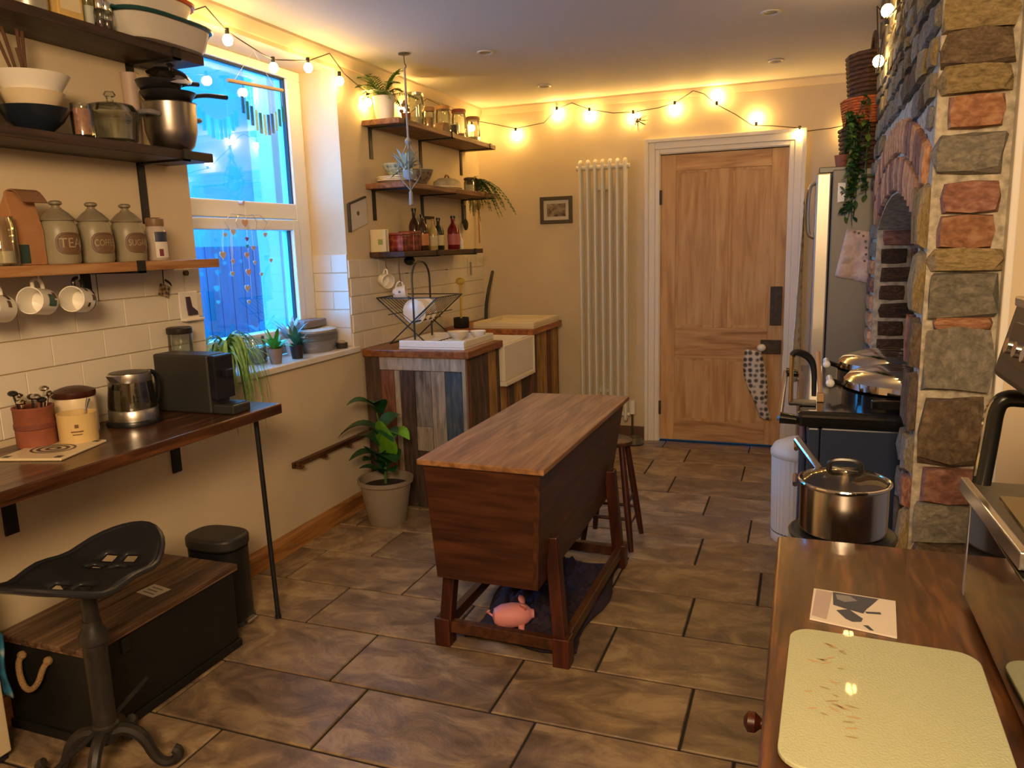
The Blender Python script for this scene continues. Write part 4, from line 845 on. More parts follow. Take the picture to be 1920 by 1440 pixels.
# dog blanket under it and pink pig toy
BLK = plain('dark_purple_fleece', (.022, .013, .028), .95, var=.5, scale=14, bump=.5)
def bl(u, v):
    x = -1.14+.43*u+.02*math.sin(9*v+3*u); y = 2.43+.79*v+.02*math.sin(7*u)
    e = min(u, 1-u, v, 1-v)*6; k = min(1, e)
    z = .012+k*(.012+.08*abs(mnoise.noise((x*8, y*6, 1)))+.06*abs(mnoise.noise((x*22, y*17, 5)))+.03*abs(mnoise.noise((x*45, y*38, 9))))
    return (x, y, z)
single('dog_blanket', MB().grid(bl, 70, 100), BLK, 'rumpled dark purple fleece blanket lying under the dough bin', 'blanket', (-.93, 2.8, .0), smooth=True, solid=.012, ang=180)
gc = Vector((-.965, 2.485, .096)); PINK = plain('pink_rubber', (.72, .28, .30), .5)
t = thing('toy_pig', 'pink toy pig lying on the dark blanket', 'toy', tuple(gc), local=True, rotz=R(25)); 
build('body', MB().lathe([(.004, -.075), (.028, -.068), (.042, -.04), (.046, 0), (.042, .035), (.034, .055), (.024, .066), (.018, .072), (.017, .08), (.004, .081)], n=18).v and (lambda b: MB().add([(z, x, y) for x, y, z in b.v], b.f))(MB().lathe([(.004, -.075), (.028, -.068), (.042, -.04), (.046, 0), (.042, .035), (.034, .055), (.024, .066), (.018, .072), (.017, .08), (.004, .081)], n=18)), PINK, t, smooth=True)
for s in (-1, 1):
    build('ear', MB().leaf((.045, s*.022, .028), (.03, s*.04, .058), .03, .005, 4), PINK, t, smooth=True, solid=.004)
    for x in (-.045, .03): build('leg', MB().cyl((x, s*.028, -.025), (x, s*.034, -.058), .014, .010, 10), PINK, t, smooth=True)
build('tail', MB().tube([(-.072, 0, .0), (-.088, .006, .012), (-.095, -.004, .02), (-.085, -.008, .028)], .004, 6), PINK, t, smooth=True)
# wooden stool behind the dough bin
t = thing('wooden_stool', 'dark turned wood stool with splayed legs tucked behind the dough bin', 'stool', (-.83, 3.55, 0))
sx_, sy_ = -.835, 3.55
for (x, y) in ((-.715, 3.425), (-.715, 3.675), (-.955, 3.425), (-.955, 3.675)):
    build('leg', MB().tube([(x, y, 0), (sx_+(x-sx_)*.8, sy_+(y-sy_)*.75, .2), (sx_+(x-sx_)*.5, sy_+(y-sy_)*.45, .50)], [.013, .018, .014], 10), ELMZ, t, smooth=True)
for y in (3.45, 3.65): build('stretcher', MB().cyl((-.935, y, .15), (-.735, y, .15), .009, n=8), ELMZ, t, smooth=True)
for x in (-.925, -.745): build('stretcher', MB().cyl((x, 3.46, .22), (x, 3.64, .22), .009, n=8), ELMZ, t, smooth=True)
build('seat', MB().lathe([(.085, .49), (.1, .497), (.1, .512), (.09, .518)], (sx_, sy_, 0), 28), ELM, t, smooth=True)

# ================================================================== SINK UNIT
SX, SY0, SY1, SZH = -1.68, 3.73, 5.44, .90
RECL = [grain('reclaimed_plank_%d' % i, c, 6, (9, 9, 1.2), .7, .35, vary=.22) for i, c in enumerate((['#2a1d17', '#4a372c', '#5f4a3c'], ['#4a2a1c', '#6f4430', '#845a42'], ['#4d463d', '#7d7466', '#9a9080'], ['#26323a', '#3f4d55', '#64685f'], ['#6b4a22', '#98703a', '#b08a50'], ['#6e6353', '#8f826e', '#a99b84']))]
def cabinet(label, y0, y1, planks_side=True, seed=1, extra=True):
    t = thing('sink_cabinet', label, 'cabinet', (-2, (y0+y1)/2, 0)); rnd = random.Random(seed)
    build('carcass', MB().box((XL+.012, y0+.018, 0), (SX-.018, y1-.004, SZH-.04)), plain('dark_carcass', (.06, .045, .03), .8), t)
    if planks_side:
        x = XL+.012; seq = [0, 1, 5, 0, 2, 5, 3, 5]; i = 0
        for wd, k in ((.10, 0), (.085, 1), (.035, 5), (.09, 0), (.10, 2), (.085, 5), (.105, 3), (.02, 2)):
            x1 = min(x+wd, SX-.002)
            if k == 2:   # short lengths in one column
                zs = [0, .33, .47, SZH-.115]; mts = (0, 5, 2)
                for (za, zb_), m_ in zip(zip(zs, zs[1:]), mts): build('plank', MB().box((x+.001, y0+rnd.uniform(-.003, .003), za+.001), (x1-.001, y0+.018, zb_-.001)), RECL[m_], t, bevel=.002)
            else: build('plank', MB().box((x+.001, y0+rnd.uniform(-.003, .003), .002), (x1-.001, y0+.018, SZH-.115 if x > -2.2 else SZH-.04)), RECL[k], t, bevel=.002)
            x = x1
        build('top_plank', MB().box((-2.2, y0-.004, SZH-.113), (SX-.012, y0+.018, SZH-.041)), RECL[5], t, bevel=.002)
        build('corner_strip', MB().box((SX-.016, y0-.006, 0), (SX+.006, y0+.016, SZH-.041)), RECL[5], t, bevel=.002)
    y = y0+.02
    while y < y1-.01:
        wd = rnd.uniform(.05, .10); y2 = min(y+wd, y1)
        if y1-y2 < .02: y2 = y1
        build('plank', MB().box((SX-.018, y+.001, .002), (SX+rnd.uniform(-.002, .004), y2-.001, SZH-.042)), rnd.choice((RECL[4], RECL[1], RECL[0], RECL[4])), t, bevel=.002); y = y2
    return t
KY0, KY1 = 4.235, 4.78
cabinet('sink cabinet clad in weathered grey, brown and blue reclaimed planks', SY0, KY0-.003, True, 4)
cabinet('sink cabinet clad in brown reclaimed planks next to the back wall', KY1+.003, SY1, False, 9)
t = thing('sink_cabinet', 'low reclaimed plank cabinet front beneath the white sink', 'cabinet', (-2, (KY0+KY1)/2, 0))
build('carcass', MB().box((XL+.012, KY0, 0), (SX-.018, KY1, .615)), plain('dark_carcass', (.06, .045, .03), .8), t)
y = KY0; rnd = random.Random(2)
while y < KY1-.01:
    y2 = min(y+rnd.uniform(.05, .1), KY1); build('plank', MB().box((SX-.018, y+.001, .002), (SX+rnd.uniform(-.002, .004), y2-.001, .61)), rnd.choice((RECL[4], RECL[1], RECL[0], RECL[4])), t, bevel=.002); y = y2
WTOP = grain('orange_wood_worktop', ['#5e3113', '#8a4d22', '#a56a34'], 4, (9, .9, 9), .35, .05)
for nm, lab, y0, y1 in (('worktop', 'orange brown wooden worktop carrying the white drainer', SY0-.015, KY0-.004), ('worktop', 'orange brown wooden worktop between the sink and the back wall', KY1+.004, SY1+.0)):
    single(nm, MB().box((XL+.0095, y0, SZH-.04), (SX+.03, y1, SZH)), WTOP, lab, 'worktop', ((XL+SX)/2, y0, SZH-.04), bevel=.004)
FIRE = plain('white_fireclay', (.76, .70, .58), .15)
t = thing('butler_sink', 'deep white ceramic butler sink between the two worktops', 'sink', (-1.95, (KY0+KY1)/2, .6155))
q = MB(); x0, x1, y0, y1, z0, z1 = -2.16, SX+.035, KY0+.004, KY1-.004, .6155, .865
q.box((x0, y0, z0), (x1, y1, z0+.03)).box((x0, y0, z0+.03), (x0+.03, y1, z1)).box((x1-.03, y0, z0+.03), (x1, y1, z1)).box((x0+.03, y0, z0+.03), (x1-.03, y0+.03, z1)).box((x0+.03, y1-.03, z0+.03), (x1-.03, y1, z1))
build('basin', q, FIRE, t, bevel=.006)
build('front_lip', MB().box((x1, y0, z0), (x1+.008, y1, z0+.022)).box((x1, y1-.02, z0+.022), (x1+.008, y1, z1)), FIRE, t, bevel=.003)
build('plug_hole', MB().lathe([(.03, z0+.031), (.03, z0+.034), (.012, z0+.033)], (-1.92, (y0+y1)/2, 0), 16), CHROME, t, smooth=True)
# white drainer tray on the near worktop and cream board on the far one
def tray(name, label, cat, x0, x1, y0, y1, h, mt, ribs=True):
    t = thing(name, label, cat, ((x0+x1)/2, (y0+y1)/2, SZH+.0005)); z = SZH+.0005
    build('base', MB().box((x0, y0, z), (x1, y1, z+.008)), mt, t)
    build('rim', MB().box((x0, y0, z+.008), (x1, y0+.018, z+h)).box((x0, y1-.018, z+.008), (x1, y1, z+h)).box((x0, y0+.018, z+.008), (x0+.018, y1-.018, z+h)).box((x1-.018, y0+.018, z+.008), (x1, y1-.018, z+h)), mt, t, bevel=.005)
    if ribs:
        for i in range(9): yy = y0+.05+i*(y1-y0-.1)/8; build('rib', MB().box((x0+.03, yy-.006, z+.008), (x1-.03, yy+.006, z+.018)), mt, t, bevel=.003)
    return t
tray('draining_tray', 'white ceramic draining tray with ribs beside the sink', 'tray', -2.10, -1.70, 3.78, 4.21, .045, FIRE)
tray('draining_tray', 'cream ceramic draining tray on the worktop next to the back wall', 'tray', -2.10, -1.66, 4.83, 5.38, .04, plain('cream_fireclay', (.72, .62, .40), .2))
# two tier wire basket rack
wc = Vector((-2.075, 4.02, SZH+.012)); t = thing('wire_dish_rack', 'black folding wire dish rack with arched handle on the white draining tray', 'dish rack', (wc.x, wc.y, SZH+.012))
WIRE = plain('black_wire', (.02, .02, .02), .4)
z0 = SZH+.018; hx, hy = .17, .17; rk = MB()
for s in (-1, 1):     # crossed V frames at both ends
    y = wc.y+s*hy
    for d in (-1, 1):
        rk.tube([(wc.x-d*.12, y, z0+.0), (wc.x+d*.19, y, z0+.26)], .004, 6)
    rk.tube([(wc.x-.19, y, z0+.26), (wc.x+.19, y, z0+.26)], .003, 6)
for d in (-1, 1):
    rk.tube([(wc.x+d*.19, wc.y-hy, z0+.26), (wc.x+d*.19, wc.y+hy, z0+.26)], .004, 6)
    rk.tube([(wc.x+d*.12, wc.y-hy, z0+.0), (wc.x+d*.12, wc.y+hy, z0+.0)], .004, 6)
    rk.tube([(wc.x+d*.12, wc.y-hy, z0+.165), (wc.x+d*.12, wc.y+hy, z0+.165)], .003, 6)
rk.tube([(wc.x+.04, wc.y-hy, z0+.125), (wc.x+.04, wc.y+hy, z0+.125)], .005, 6)
build('frame', rk, WIRE, t, smooth=True)
for k in range(9):
    y = wc.y-hy+.035+k*.034; build('slot_wire', MB().tube([(wc.x-.19, y, z0+.26), (wc.x, y, z0+.11), (wc.x+.19, y, z0+.26)], .002, 5), WIRE, t)
hp = [(wc.x+.02, wc.y-.02+.11*math.cos(a_), z0+.36+.10*math.sin(a_)) for a_ in [math.pi*i/12 for i in range(13)]]
build('arched_handle', MB().tube([(wc.x+.02, wc.y+.09, z0+.02)]+hp+[(wc.x+.02, wc.y-.13, z0+.02)], .006, 8), WIRE, t, smooth=True)
for k, (y, m_) in enumerate(((wc.y-.09, CERAM), (wc.y-.02, CREAMC), (wc.y+.05, CERAM))):
    pl_ = MB().lathe([(.001, -.004), (.05, -.004), (.072, .004), (.074, .008), (.05, .001), (.001, .001)], n=26, caps=False)
    single('side_plate', MB().add([(wc.x+.0+x_, y+z_, z0+.175+y_) for x_, y_, z_ in pl_.v], pl_.f), m_, ('white side plate standing in the wire rack nearest the window', 'cream side plate standing between two white ones in the rack', 'white side plate standing in the wire rack nearest the sink')[k], 'plate', (wc.x, y, z0+.17), 'plates in the rack', smooth=True)
bowl('cereal_bowl', 'cream bowl drying on the white draining tray under the rack', (-1.86, 4.06, SZH+.0195), .065, .05, CREAMC)
bowl('cereal_bowl', 'white bowl drying on the white draining tray next to the sink', (-1.77, 4.14, SZH+.0195), .05, .045, CERAM)
# washing-up bits by the back wall
c = (-2.2, 4.86, SZH+.0005); t = thing('brush_pot', 'black pot holding a yellow washing up brush behind the sink', 'pot', c)
build('pot', MB().lathe([(.05, 0), (.055, .006), (.055, .07), (.05, .07), (.048, .01), (.001, .008)], c, 20, caps=False), BLKPL, t, smooth=True)
t = thing('washing_brush', 'yellow handled washing up brush standing in the black pot', 'brush', (c[0], c[1], SZH+.01))
YEL = plain('yellow_handle', (.55, .36, .06), .5)
build('handle', MB().tube([(c[0], c[1], SZH+.012), (c[0]+.005, c[1]-.005, SZH+.2), (c[0]+.01, c[1]-.01, SZH+.3)], [.008, .009, .011], 8), YEL, t, smooth=True)
build('head', MB().ball((c[0]+.01, c[1]-.012, SZH+.32), .032, 12, .8), YEL, t, smooth=True)
a = Vector((-2.19, 5.28, SZH+.0005)); single('rolling_stick', MB().tube([a, (a.x, a.y+.02, SZH+.15), (a.x-.03, YB-.02, SZH+.36)], [.012, .013, .011], 10), plain('black_stick', (.02, .018, .016), .5), 'black stick leaning in the corner by the back wall', 'stick', tuple(a), smooth=True)
# ================================================================== SHELVES BY THE BACK WALL
RZ = [1.406, 1.785, 2.125]; RF = [-2.085, -2.06, -2.075]; RY = [(3.875, 5.02), (3.875, 5.28), (3.875, 5.30)]
RUSTIC = grain('rustic_brown_board', ['#4a2f1f', '#7a5138', '#94694a'], 5, (9, .9, 9), .6, .15, vary=.1)
RDARK = grain('rustic_dark_board', ['#1e1411', '#3a241c', '#523628'], 5, (9, .9, 9), .6, .15, vary=.1)
for k, (lab, mt, br) in enumerate((('dark rustic shelf holding the bottles above the sink', RDARK, (4.30, 4.88)), ('brown rustic shelf holding plates and the trailing fern above the sink', RUSTIC, (3.955, 4.56, 5.2)), ('brown rustic shelf under the ceiling holding jars and the white fern pot', RUSTIC, (3.955, 4.57, 5.2)))):
    wall_shelf('wall_shelf', lab, RZ[k], mt, RY[k][0], RY[k][1], RF[k], br, th=.03, below=.17, strap=(k != 1))
Z0, Z1, Z2 = [z+.0305 for z in RZ]
def fern(name, label, c, potr, poth, potm, n, L, mt, seed, droop=.1, up=.8, cat='potted plant', bias=(0, 0)):
    t = thing(name, label, cat, c); rnd = random.Random(seed)
    build('pot', MB().lathe([(potr*.75, 0), (potr*.78, .004), (potr, poth*.95), (potr*1.04, poth), (potr*.92, poth), (potr*.85, poth*.85), (.001, poth*.85)], c, 24, caps=False), potm, t, smooth=True)
    for i in range(n):
        a = 2*math.pi*i/n+rnd.uniform(-.3, .3); l = L*rnd.uniform(.7, 1.1); e = up*rnd.uniform(.3, 1.0)
        p0 = Vector((c[0], c[1], c[2]+poth*.9)); d = Vector((math.cos(a)+bias[0], math.sin(a)+bias[1], 0))*l*math.cos(e)
        pts = [p0+d*k+Vector((0, 0, l*math.sin(e)*k*1.6-droop*4*k*k)) for k in (0, .2, .4, .6, .8, 1.0)]
        for p in pts: p.x = max(p.x, XL+.015); p.y = min(p.y, YB-.01)
        fr = MB().tube(pts, .0018, 5)
        for k in range(1, 16):
            f_ = k/16*5; i0 = min(4, int(f_)); p = pts[i0].lerp(pts[i0+1], f_-i0); tg = (pts[i0+1]-pts[i0]).normalized(); sd = tg.cross(Vector((0, 0, 1)))
            if sd.length < .1: sd = Vector((1, 0, 0))
            sd.normalize(); ll = l*.22*math.sin(math.pi*(.12+.85*k/16))
            for s in (-1, 1):
                q = p+sd*s*ll+tg*ll*.5+Vector((0, 0, -.004)); q.x = max(q.x, XL+.012); fr.leaf(p, q, .011, 0, 2)
        build('frond', fr, mt, t)
    return t
FERNG = plain('fern_green', (.10, .20, .03), .5, var=.4, scale=30)
c = (-2.19, ycol(722, -2.19, Z2), Z2); fern('potted_fern', 'feathery fern in a white pot on the top shelf by the back wall', c, .062, .12, CERAM, 24, .22, FERNG, 5, .035, 1.1)
# jars on the top shelf
AMB = plain('amber_pulses', (.45, .24, .06), .7, var=.3, scale=60); OAT = plain('pale_grain', (.6, .5, .3), .9); CORKM = plain('cork_lid', (.36, .2, .09), .8)
for px, X, r, h, fm, f_, lm, lab in ((782, -2.20, .05, .19, OAT, .35, STEEL, 'tall clear glass jar with clip lid beside the white fern pot'), (806, -2.115, .032, .10, AMB, .6, CORKM, 'small glass jar of amber pulses before the tall clip jar'),
                                   (832, -2.20, .048, .17, CORKM, .45, CORKM, 'cork topped glass jar in the middle of the top shelf'), (862, -2.20, .05, .185, AMB, .25, plain('red_brown_lid', (.3, .09, .05), .5), 'glass jar with red brown lid on the top shelf'), (850, -2.12, .036, .075, plain('dark_beans', (.05, .03, .02), .7), .8, None, 'small open glass of dark beans at the shelf front'),
                                   (888, -2.19, .05, .165, OAT, .3, CORKM, 'glass jar nearly at the end of the top shelf')):
    jar_glass('kitchen_jar', lab, (X, ycol(px, X, Z2), Z2), r, h, lm, .02, f_, fm, 'jars on the top shelf')
c = (-2.12, ycol(830, -2.12, Z2), Z2); single('loaf_tin', MB().prism([(c[1]-.05, Z2), (c[1]+.05, Z2), (c[1]+.045, Z2+.035), (c[1]+.02, Z2+.055), (c[1]-.02, Z2+.055), (c[1]-.045, Z2+.035)], 0, -2.15, -2.09), plain('brown_crust', (.16, .09, .05), .7, var=.2), 'brown domed wooden block on the top shelf front', 'block', c, bevel=.004)
# pink-orange flower bunch
c = (-2.11, ycol(762, -2.11, Z2), Z2); t = thing('dried_flowers', 'little bunch of orange and green dried flowers beside the fern pot', 'flowers', c)
build('bunch_pot', MB().lathe([(.022, 0), (.028, .04), (.025, .04), (.02, .005), (.001, .004)], c, 14, caps=False), TERRA, t, smooth=True)
rnd = random.Random(11)
for i in range(12):
    p = Vector((c[0]+rnd.uniform(-.03, .03), c[1]+rnd.uniform(-.04, .04), Z2+.05+rnd.uniform(0, .06))); q = MB().cyl((c[0], c[1], Z2+.03), p, .0012, n=5).ball(p, .011, 8)
    build('flower', q, (plain('orange_petal', (.5, .18, .06), .7), TEAL, plain('mauve_petal', (.3, .14, .2), .7))[i % 3], t, smooth=True)
# middle shelf: plates, bowl, stoneware dish, trailing fern
def plates(label, c, r, n, mt):
    for k in range(n):
        cc = (c[0], c[1], c[2]+k*.009); single('dinner_plate', MB().lathe([(r*.6, 0), (r*.65, .003), (r, .016), (r, .019), (r*.63, .007), (.001, .006)], cc, 28, caps=False), mt, label[k], 'plate', cc, 'stacked plates', smooth=True, solid=.0015)
plates(['white plate at the bottom of the stack behind the plant hanger', 'white plate in the middle of the stack behind the plant hanger', 'white plate topping the stack behind the plant hanger'], (-2.185, 4.02, Z1), .115, 3, CERAM)
PATT = checkerprint('blue_white_bowl_glaze', ['#5d7d96', '#a8bcc4', '#c9ccc4'], 40, .3)
bowl('serving_bowl', 'blue and white patterned bowl standing on the plate stack', (-2.185, 4.02, Z1+.04), .085, .07, PATT)
bowl('serving_bowl', 'green and mauve patterned bowl on the middle shelf beside the plates', (-2.175, 4.27, Z1), .09, .095, checkerprint('mauve_green_glaze', ['#54403f', '#8d7a68', '#6f7a58'], 30, .4))
c = (-2.17, 4.66, Z1); t = thing('butter_dish', 'long cream stoneware dish with lid on the middle shelf', 'dish', c)
build('base', MB().lathe([(.07, 0), (.085, .012), (.085, .02)], c, 24, sy=1.7), CREAMC, t, smooth=True)
l = build('lid', MB().lathe([(.08, .02), (.076, .05), (.05, .07), (.02, .075)], c, 24, sy=1.7), plain('grey_stoneware', (.42, .37, .28), .5, var=.2), t, smooth=True)
build('lid_handle', MB().tube([(c[0], c[1]-.03, Z1+.073), (c[0], c[1]-.02, Z1+.092), (c[0], c[1]+.02, Z1+.092), (c[0], c[1]+.03, Z1+.073)], .006, 8), RUSTIC, l, smooth=True)
jar_glass('kitchen_jar', 'short glass jar with dark lid under the trailing fern', (-2.15, 4.98, Z1), .04, .085, plain('dark_tin_lid', (.06, .04, .03), .5), .014, .6, OAT)
c = (-2.19, 5.12, Z1); fern('trailing_fern', 'dark green fern trailing over the end of the middle shelf', c, .055, .085, TERRA, 30, .19, plain('deep_fern_green', (.025, .085, .02), .5, var=.4, scale=30), 8, .09, 1.2, bias=(.7, .25))
# bottom shelf: card box, red tin, bottles, frame, cups
c = (-2.2, 3.94, Z0); t = thing('cook_book', 'cream covered book standing upright at the end of the bottle shelf', 'book', c)
build('cover', MB().box((-2.30, 3.885, Z0), (-2.205, 3.888, Z0+.125)).box((-2.30, 3.917, Z0), (-2.205, 3.92, Z0+.125)).box((-2.304, 3.885, Z0), (-2.30, 3.92, Z0+.125)), plain('cream_book_cloth', (.6, .53, .36), .6), t)
build('pages', MB().box((-2.298, 3.888, Z0+.003), (-2.209, 3.917, Z0+.122)), plain('page_paper', (.66, .6, .48), .8), t)
build('printed_sprig', MB().box((-2.255, 3.8842, Z0+.04), (-2.225, 3.885, Z0+.07)), plain('pale_green_print', (.25, .3, .12), .6), t)
REDB = checkerprint('red_printed_tin', ['#3c0f12', '#7a2a26', '#a8684a'], 25, .35)
for (y, X, h, lab) in ((4.01, -2.19, .105, 'dark red printed tea tin beside the cream book'), (4.13, -2.18, .115, 'red and orange printed tin next to the bottles')):
    t = thing('tea_tin', lab, 'tin', (X, y, Z0)); build('body', MB().cbox((X, y, Z0+h*.43), (.10, .095, h*.86)), REDB, t, bevel=.005)
    build('lid', MB().cbox((X, y, Z0+h*.93), (.103, .098, h*.14)), plain('red_tin_lid', (.22, .05, .035), .35), t, bevel=.004)
def bottle(label, c, r, h, mt, capm, labm=None):
    t = thing('bottle', label, 'bottle', c, 'bottles above the sink')
    build('glass', MB().lathe([(r*.9, 0), (r, .006), (r, h*.58), (r*.8, h*.68), (r*.36, h*.78), (r*.34, h*.93), (r*.4, h*.94)], c, 18), mt, t, smooth=True)
    build('cap', MB().lathe([(r*.42, h*.93), (r*.42, h)], c, 12), capm, t, smooth=True)
    if labm: build('label', MB().lathe([(r+.0006, h*.14), (r+.0006, h*.46)], c, 18, caps=False), labm, t, smooth=True)
BG1 = plain('brown_bottle_glass', (.05, .022, .01), .1, coat=.5); BG2 = plain('dark_olive_bottle', (.02, .022, .012), .1, coat=.5); BG3 = plain('red_bottle_liquid', (.16, .01, .02), .1, coat=.5); BG4 = plain('pale_bottle', (.45, .33, .13), .12, coat=.5)
LB1 = plain('orange_label', (.5, .2, .07), .5); LB2 = plain('cream_bottle_label', (.6, .5, .3), .6)
for X, y, r, h, g_, cp, lb, lab in ((-2.16, 4.26, .036, .215, BG1, BLKPL, LB1, 'brown bottle with orange label and black cap'), (-2.24, 4.31, .036, .255, BG1, BLKPL, LB2, 'taller brown bottle with cream label behind the orange labelled one'), (-2.15, 4.38, .028, .19, BG4, CORKM, LB2, 'pale yellow bottle with cork'),
                                  (-2.17, 4.50, .034, .20, BG2, BLKPL, LB2, 'dark olive green bottle before the small black frame'), (-2.15, 4.68, .04, .215, BG3, BLKPL, plain('pink_label', (.45, .12, .14), .5), 'red bottle with pink label'), (-2.15, 4.79, .02, .10, CERAM, STEEL, None, 'little white bottle beside the red one')):
    bottle(lab, (X, y, Z0), r, h, g_, cp, lb)
t = thing('table_picture', 'little black picture frame leaning behind the olive bottle', 'frame', (-2.27, 4.56, Z0))
q = MB()
for a, b_ in (((4.49, 0), (4.51, .215)), ((4.61, 0), (4.63, .215)), ((4.51, .195), (4.61, .215)), ((4.51, 0), (4.61, .02))): q.box((-2.275, a[0], Z0+a[1]), (-2.258, b_[0], Z0+b_[1]))
build('frame', q, BLKPL, t); build('picture', MB().box((-2.272, 4.51, Z0+.02), (-2.266, 4.61, Z0+.195)), LB2, t)
# magnetic utensils by the shelf ends, hanging
KN = plain('black_utensil', (.015, .015, .016), .4)
def hang(name, label, px, py, h, mk, cat='utensil'):
    c = P(px, py, x=XL+.03); t = thing(name, label, cat, (c.x, c.y, c.z)); mk(t, c, h)
def spat(t, c, h):
    build('handle', MB().tube([(c.x, c.y, c.z), (c.x, c.y, c.z-h*.6)], .006, 8), KN, t, smooth=True); build('blade', MB().ball((c.x, c.y, c.z-h*.8), h*.22, 12, 1.1, .35), KN, t, smooth=True); build('hook', MB().tube([(c.x, c.y, c.z), (c.x-.028, c.y, c.z+.006)], .003, 6), STEEL, t)
hang('serving_ladle', 'black ladle hanging on the wall between the two lower shelves', 872, 385, .17, spat)
def wsp(t, c, h):
    WD = plain('light_wood', (.4, .22, .1), .6); build('handle', MB().tube([(c.x, c.y, c.z), (c.x, c.y+.002, c.z-h)], .006, 8), WD, t, smooth=True); build('bowl', MB().ball((c.x, c.y, c.z+.03), .035, 12, 1.3, .35), plain('dark_olive_wood', (.15, .1, .04), .6), t, smooth=True)
    build('hook', MB().tube([(c.x, c.y, c.z-.02), (c.x-.028, c.y, c.z-.015)], .003, 6), STEEL, t)
hang('wooden_spoon', 'wooden spoon hanging head up at the end of the lower shelf', 897, 392, .25, wsp)
def keys(t, c, h):
    build('ring', MB().tube([(c.x, c.y+.012*math.cos(a_), c.z+.012*math.sin(a_)) for a_ in [i*.52 for i in range(12)]], .002, 5, closed=True), STEEL, t); build('fob', MB().box((c.x-.004, c.y-.01, c.z-.11), (c.x+.004, c.y+.012, c.z-.012)), plain('grey_fob', (.2, .19, .18), .4), t, bevel=.003); build('hook', MB().tube([(c.x, c.y, c.z+.012), (c.x-.03, c.y, c.z+.018)], .002, 5), STEEL, t)
hang('bottle_opener', 'steel bottle opener hanging below the dark bottle shelf', 882, 488, .1, keys)
# mugs hanging under the bottle shelf
def cup2(label, px, py, mt, ax, X=-2.17):
    c = P(px, py, x=X); t = thing('hanging_cup', label, 'cup', tuple(c), local=True); t.rotation_mode = 'QUATERNION'; t.rotation_quaternion = Vector(ax).normalized().to_track_quat('Z', 'Y'); r, h = .042, .075
    b_ = build('body', MB().lathe([(r*.6, -h/2), (r*.9, -h/4), (r, h/2), (r-.003, h/2), (r*.87, -h/4), (.001, -h/2+.006)], n=24, caps=False), mt, t, smooth=True)
    build('base', MB().lathe([(.001, -h/2-.001), (r*.6, -h/2-.001), (r*.6, -h/2)], n=24, caps=False), mt, t)
    upl = t.rotation_quaternion.inverted() @ Vector((0, 0, 1)); a = math.atan2(upl.y, upl.x)
    build('handle', MB().tube([(rr*math.cos(a), rr*math.sin(a), z) for rr, z in ((r*.96, .025), (r+.02, .024), (r+.024, .0), (r*.9, -.018))], .005, 8), mt, t, smooth=True)
    tp = c+t.rotation_quaternion @ Vector(((r+.02)*math.cos(a), (r+.02)*math.sin(a), .01))
    single('cup_hook', MB().tube([(tp.x, tp.y, RZ[0]), (tp.x, tp.y, tp.z+.02), (tp.x+.008, tp.y, tp.z+.004), (tp.x+.002, tp.y, tp.z-.004), (tp.x-.006, tp.y, tp.z-.002)], .0035, 6), plain('rust_hook', (.12, .05, .03), .6), 'rusty wire hook under the bottle shelf holding the '+label.split(' hanging')[0], 'hook', (tp.x, tp.y, RZ[0]), 'hooks under the bottle shelf')
cup2('plain white cup hanging beside the window reveal', 722, 526, CERAM, (.7, -.4, -.1), -2.24)
cup2('white cup with brown motif hanging below the tins', 750, 550, checkerprint('brown_motif_cup', ['#3a221c', '#c9b9a0', '#d6c8b0'], 22, .3, pos=[.1, .22, .6]), (.8, .3, .1), -2.15)
c = P(768, 493, x=-2.2); t = thing('mini_speaker', 'small black speaker fixed beneath the bottle shelf', 'speaker', (c.x, c.y, RZ[0])); build('body', MB().ball((-2.2, c.y, RZ[0]-.028), .028, 14, .98, 1.2, 1.4), BLKPL, t, smooth=True); build('grille', MB().lathe([(.015, 0), (.012, -.004)], (-2.17, c.y, RZ[0]-.034), 12), STEEL, t)
# tilted white card frame on the wall
c = P(672, 400, x=XL+.012); t = thing('wall_plaque', 'tilted white plaque with dark edge on the wall by the window', 'plaque', (XL, c.y, c.z))
y0, y1 = c.y-.085, c.y+.085; sk = .022
build('board', MB().hexa([(XL+.001, y0, c.z-.075-sk), (XL+.001, y1, c.z-.075+sk), (XL+.001, y1, c.z+.065+sk), (XL+.001, y0, c.z+.065-sk)], [(XL+.016, y0, c.z-.075-sk), (XL+.016, y1, c.z-.075+sk), (XL+.016, y1, c.z+.065+sk), (XL+.016, y0, c.z+.065-sk)]), plain('white_plaque', (.55, .52, .47), .6), t)
build('dark_edge', MB().bar((XL+.009, y0-.005, c.z-.08-sk), (XL+.009, y0-.005, c.z+.07-sk), .016, .012).bar((XL+.009, y0, c.z+.07-sk), (XL+.009, y1, c.z+.07+sk), .016, .010), plain('dark_frame_wood', (.05, .04, .03), .6), t)
build('motif', MB().cyl((XL+.016, c.y-.01, c.z), (XL+.0175, c.y-.01, c.z), .012, n=12), INK, t)
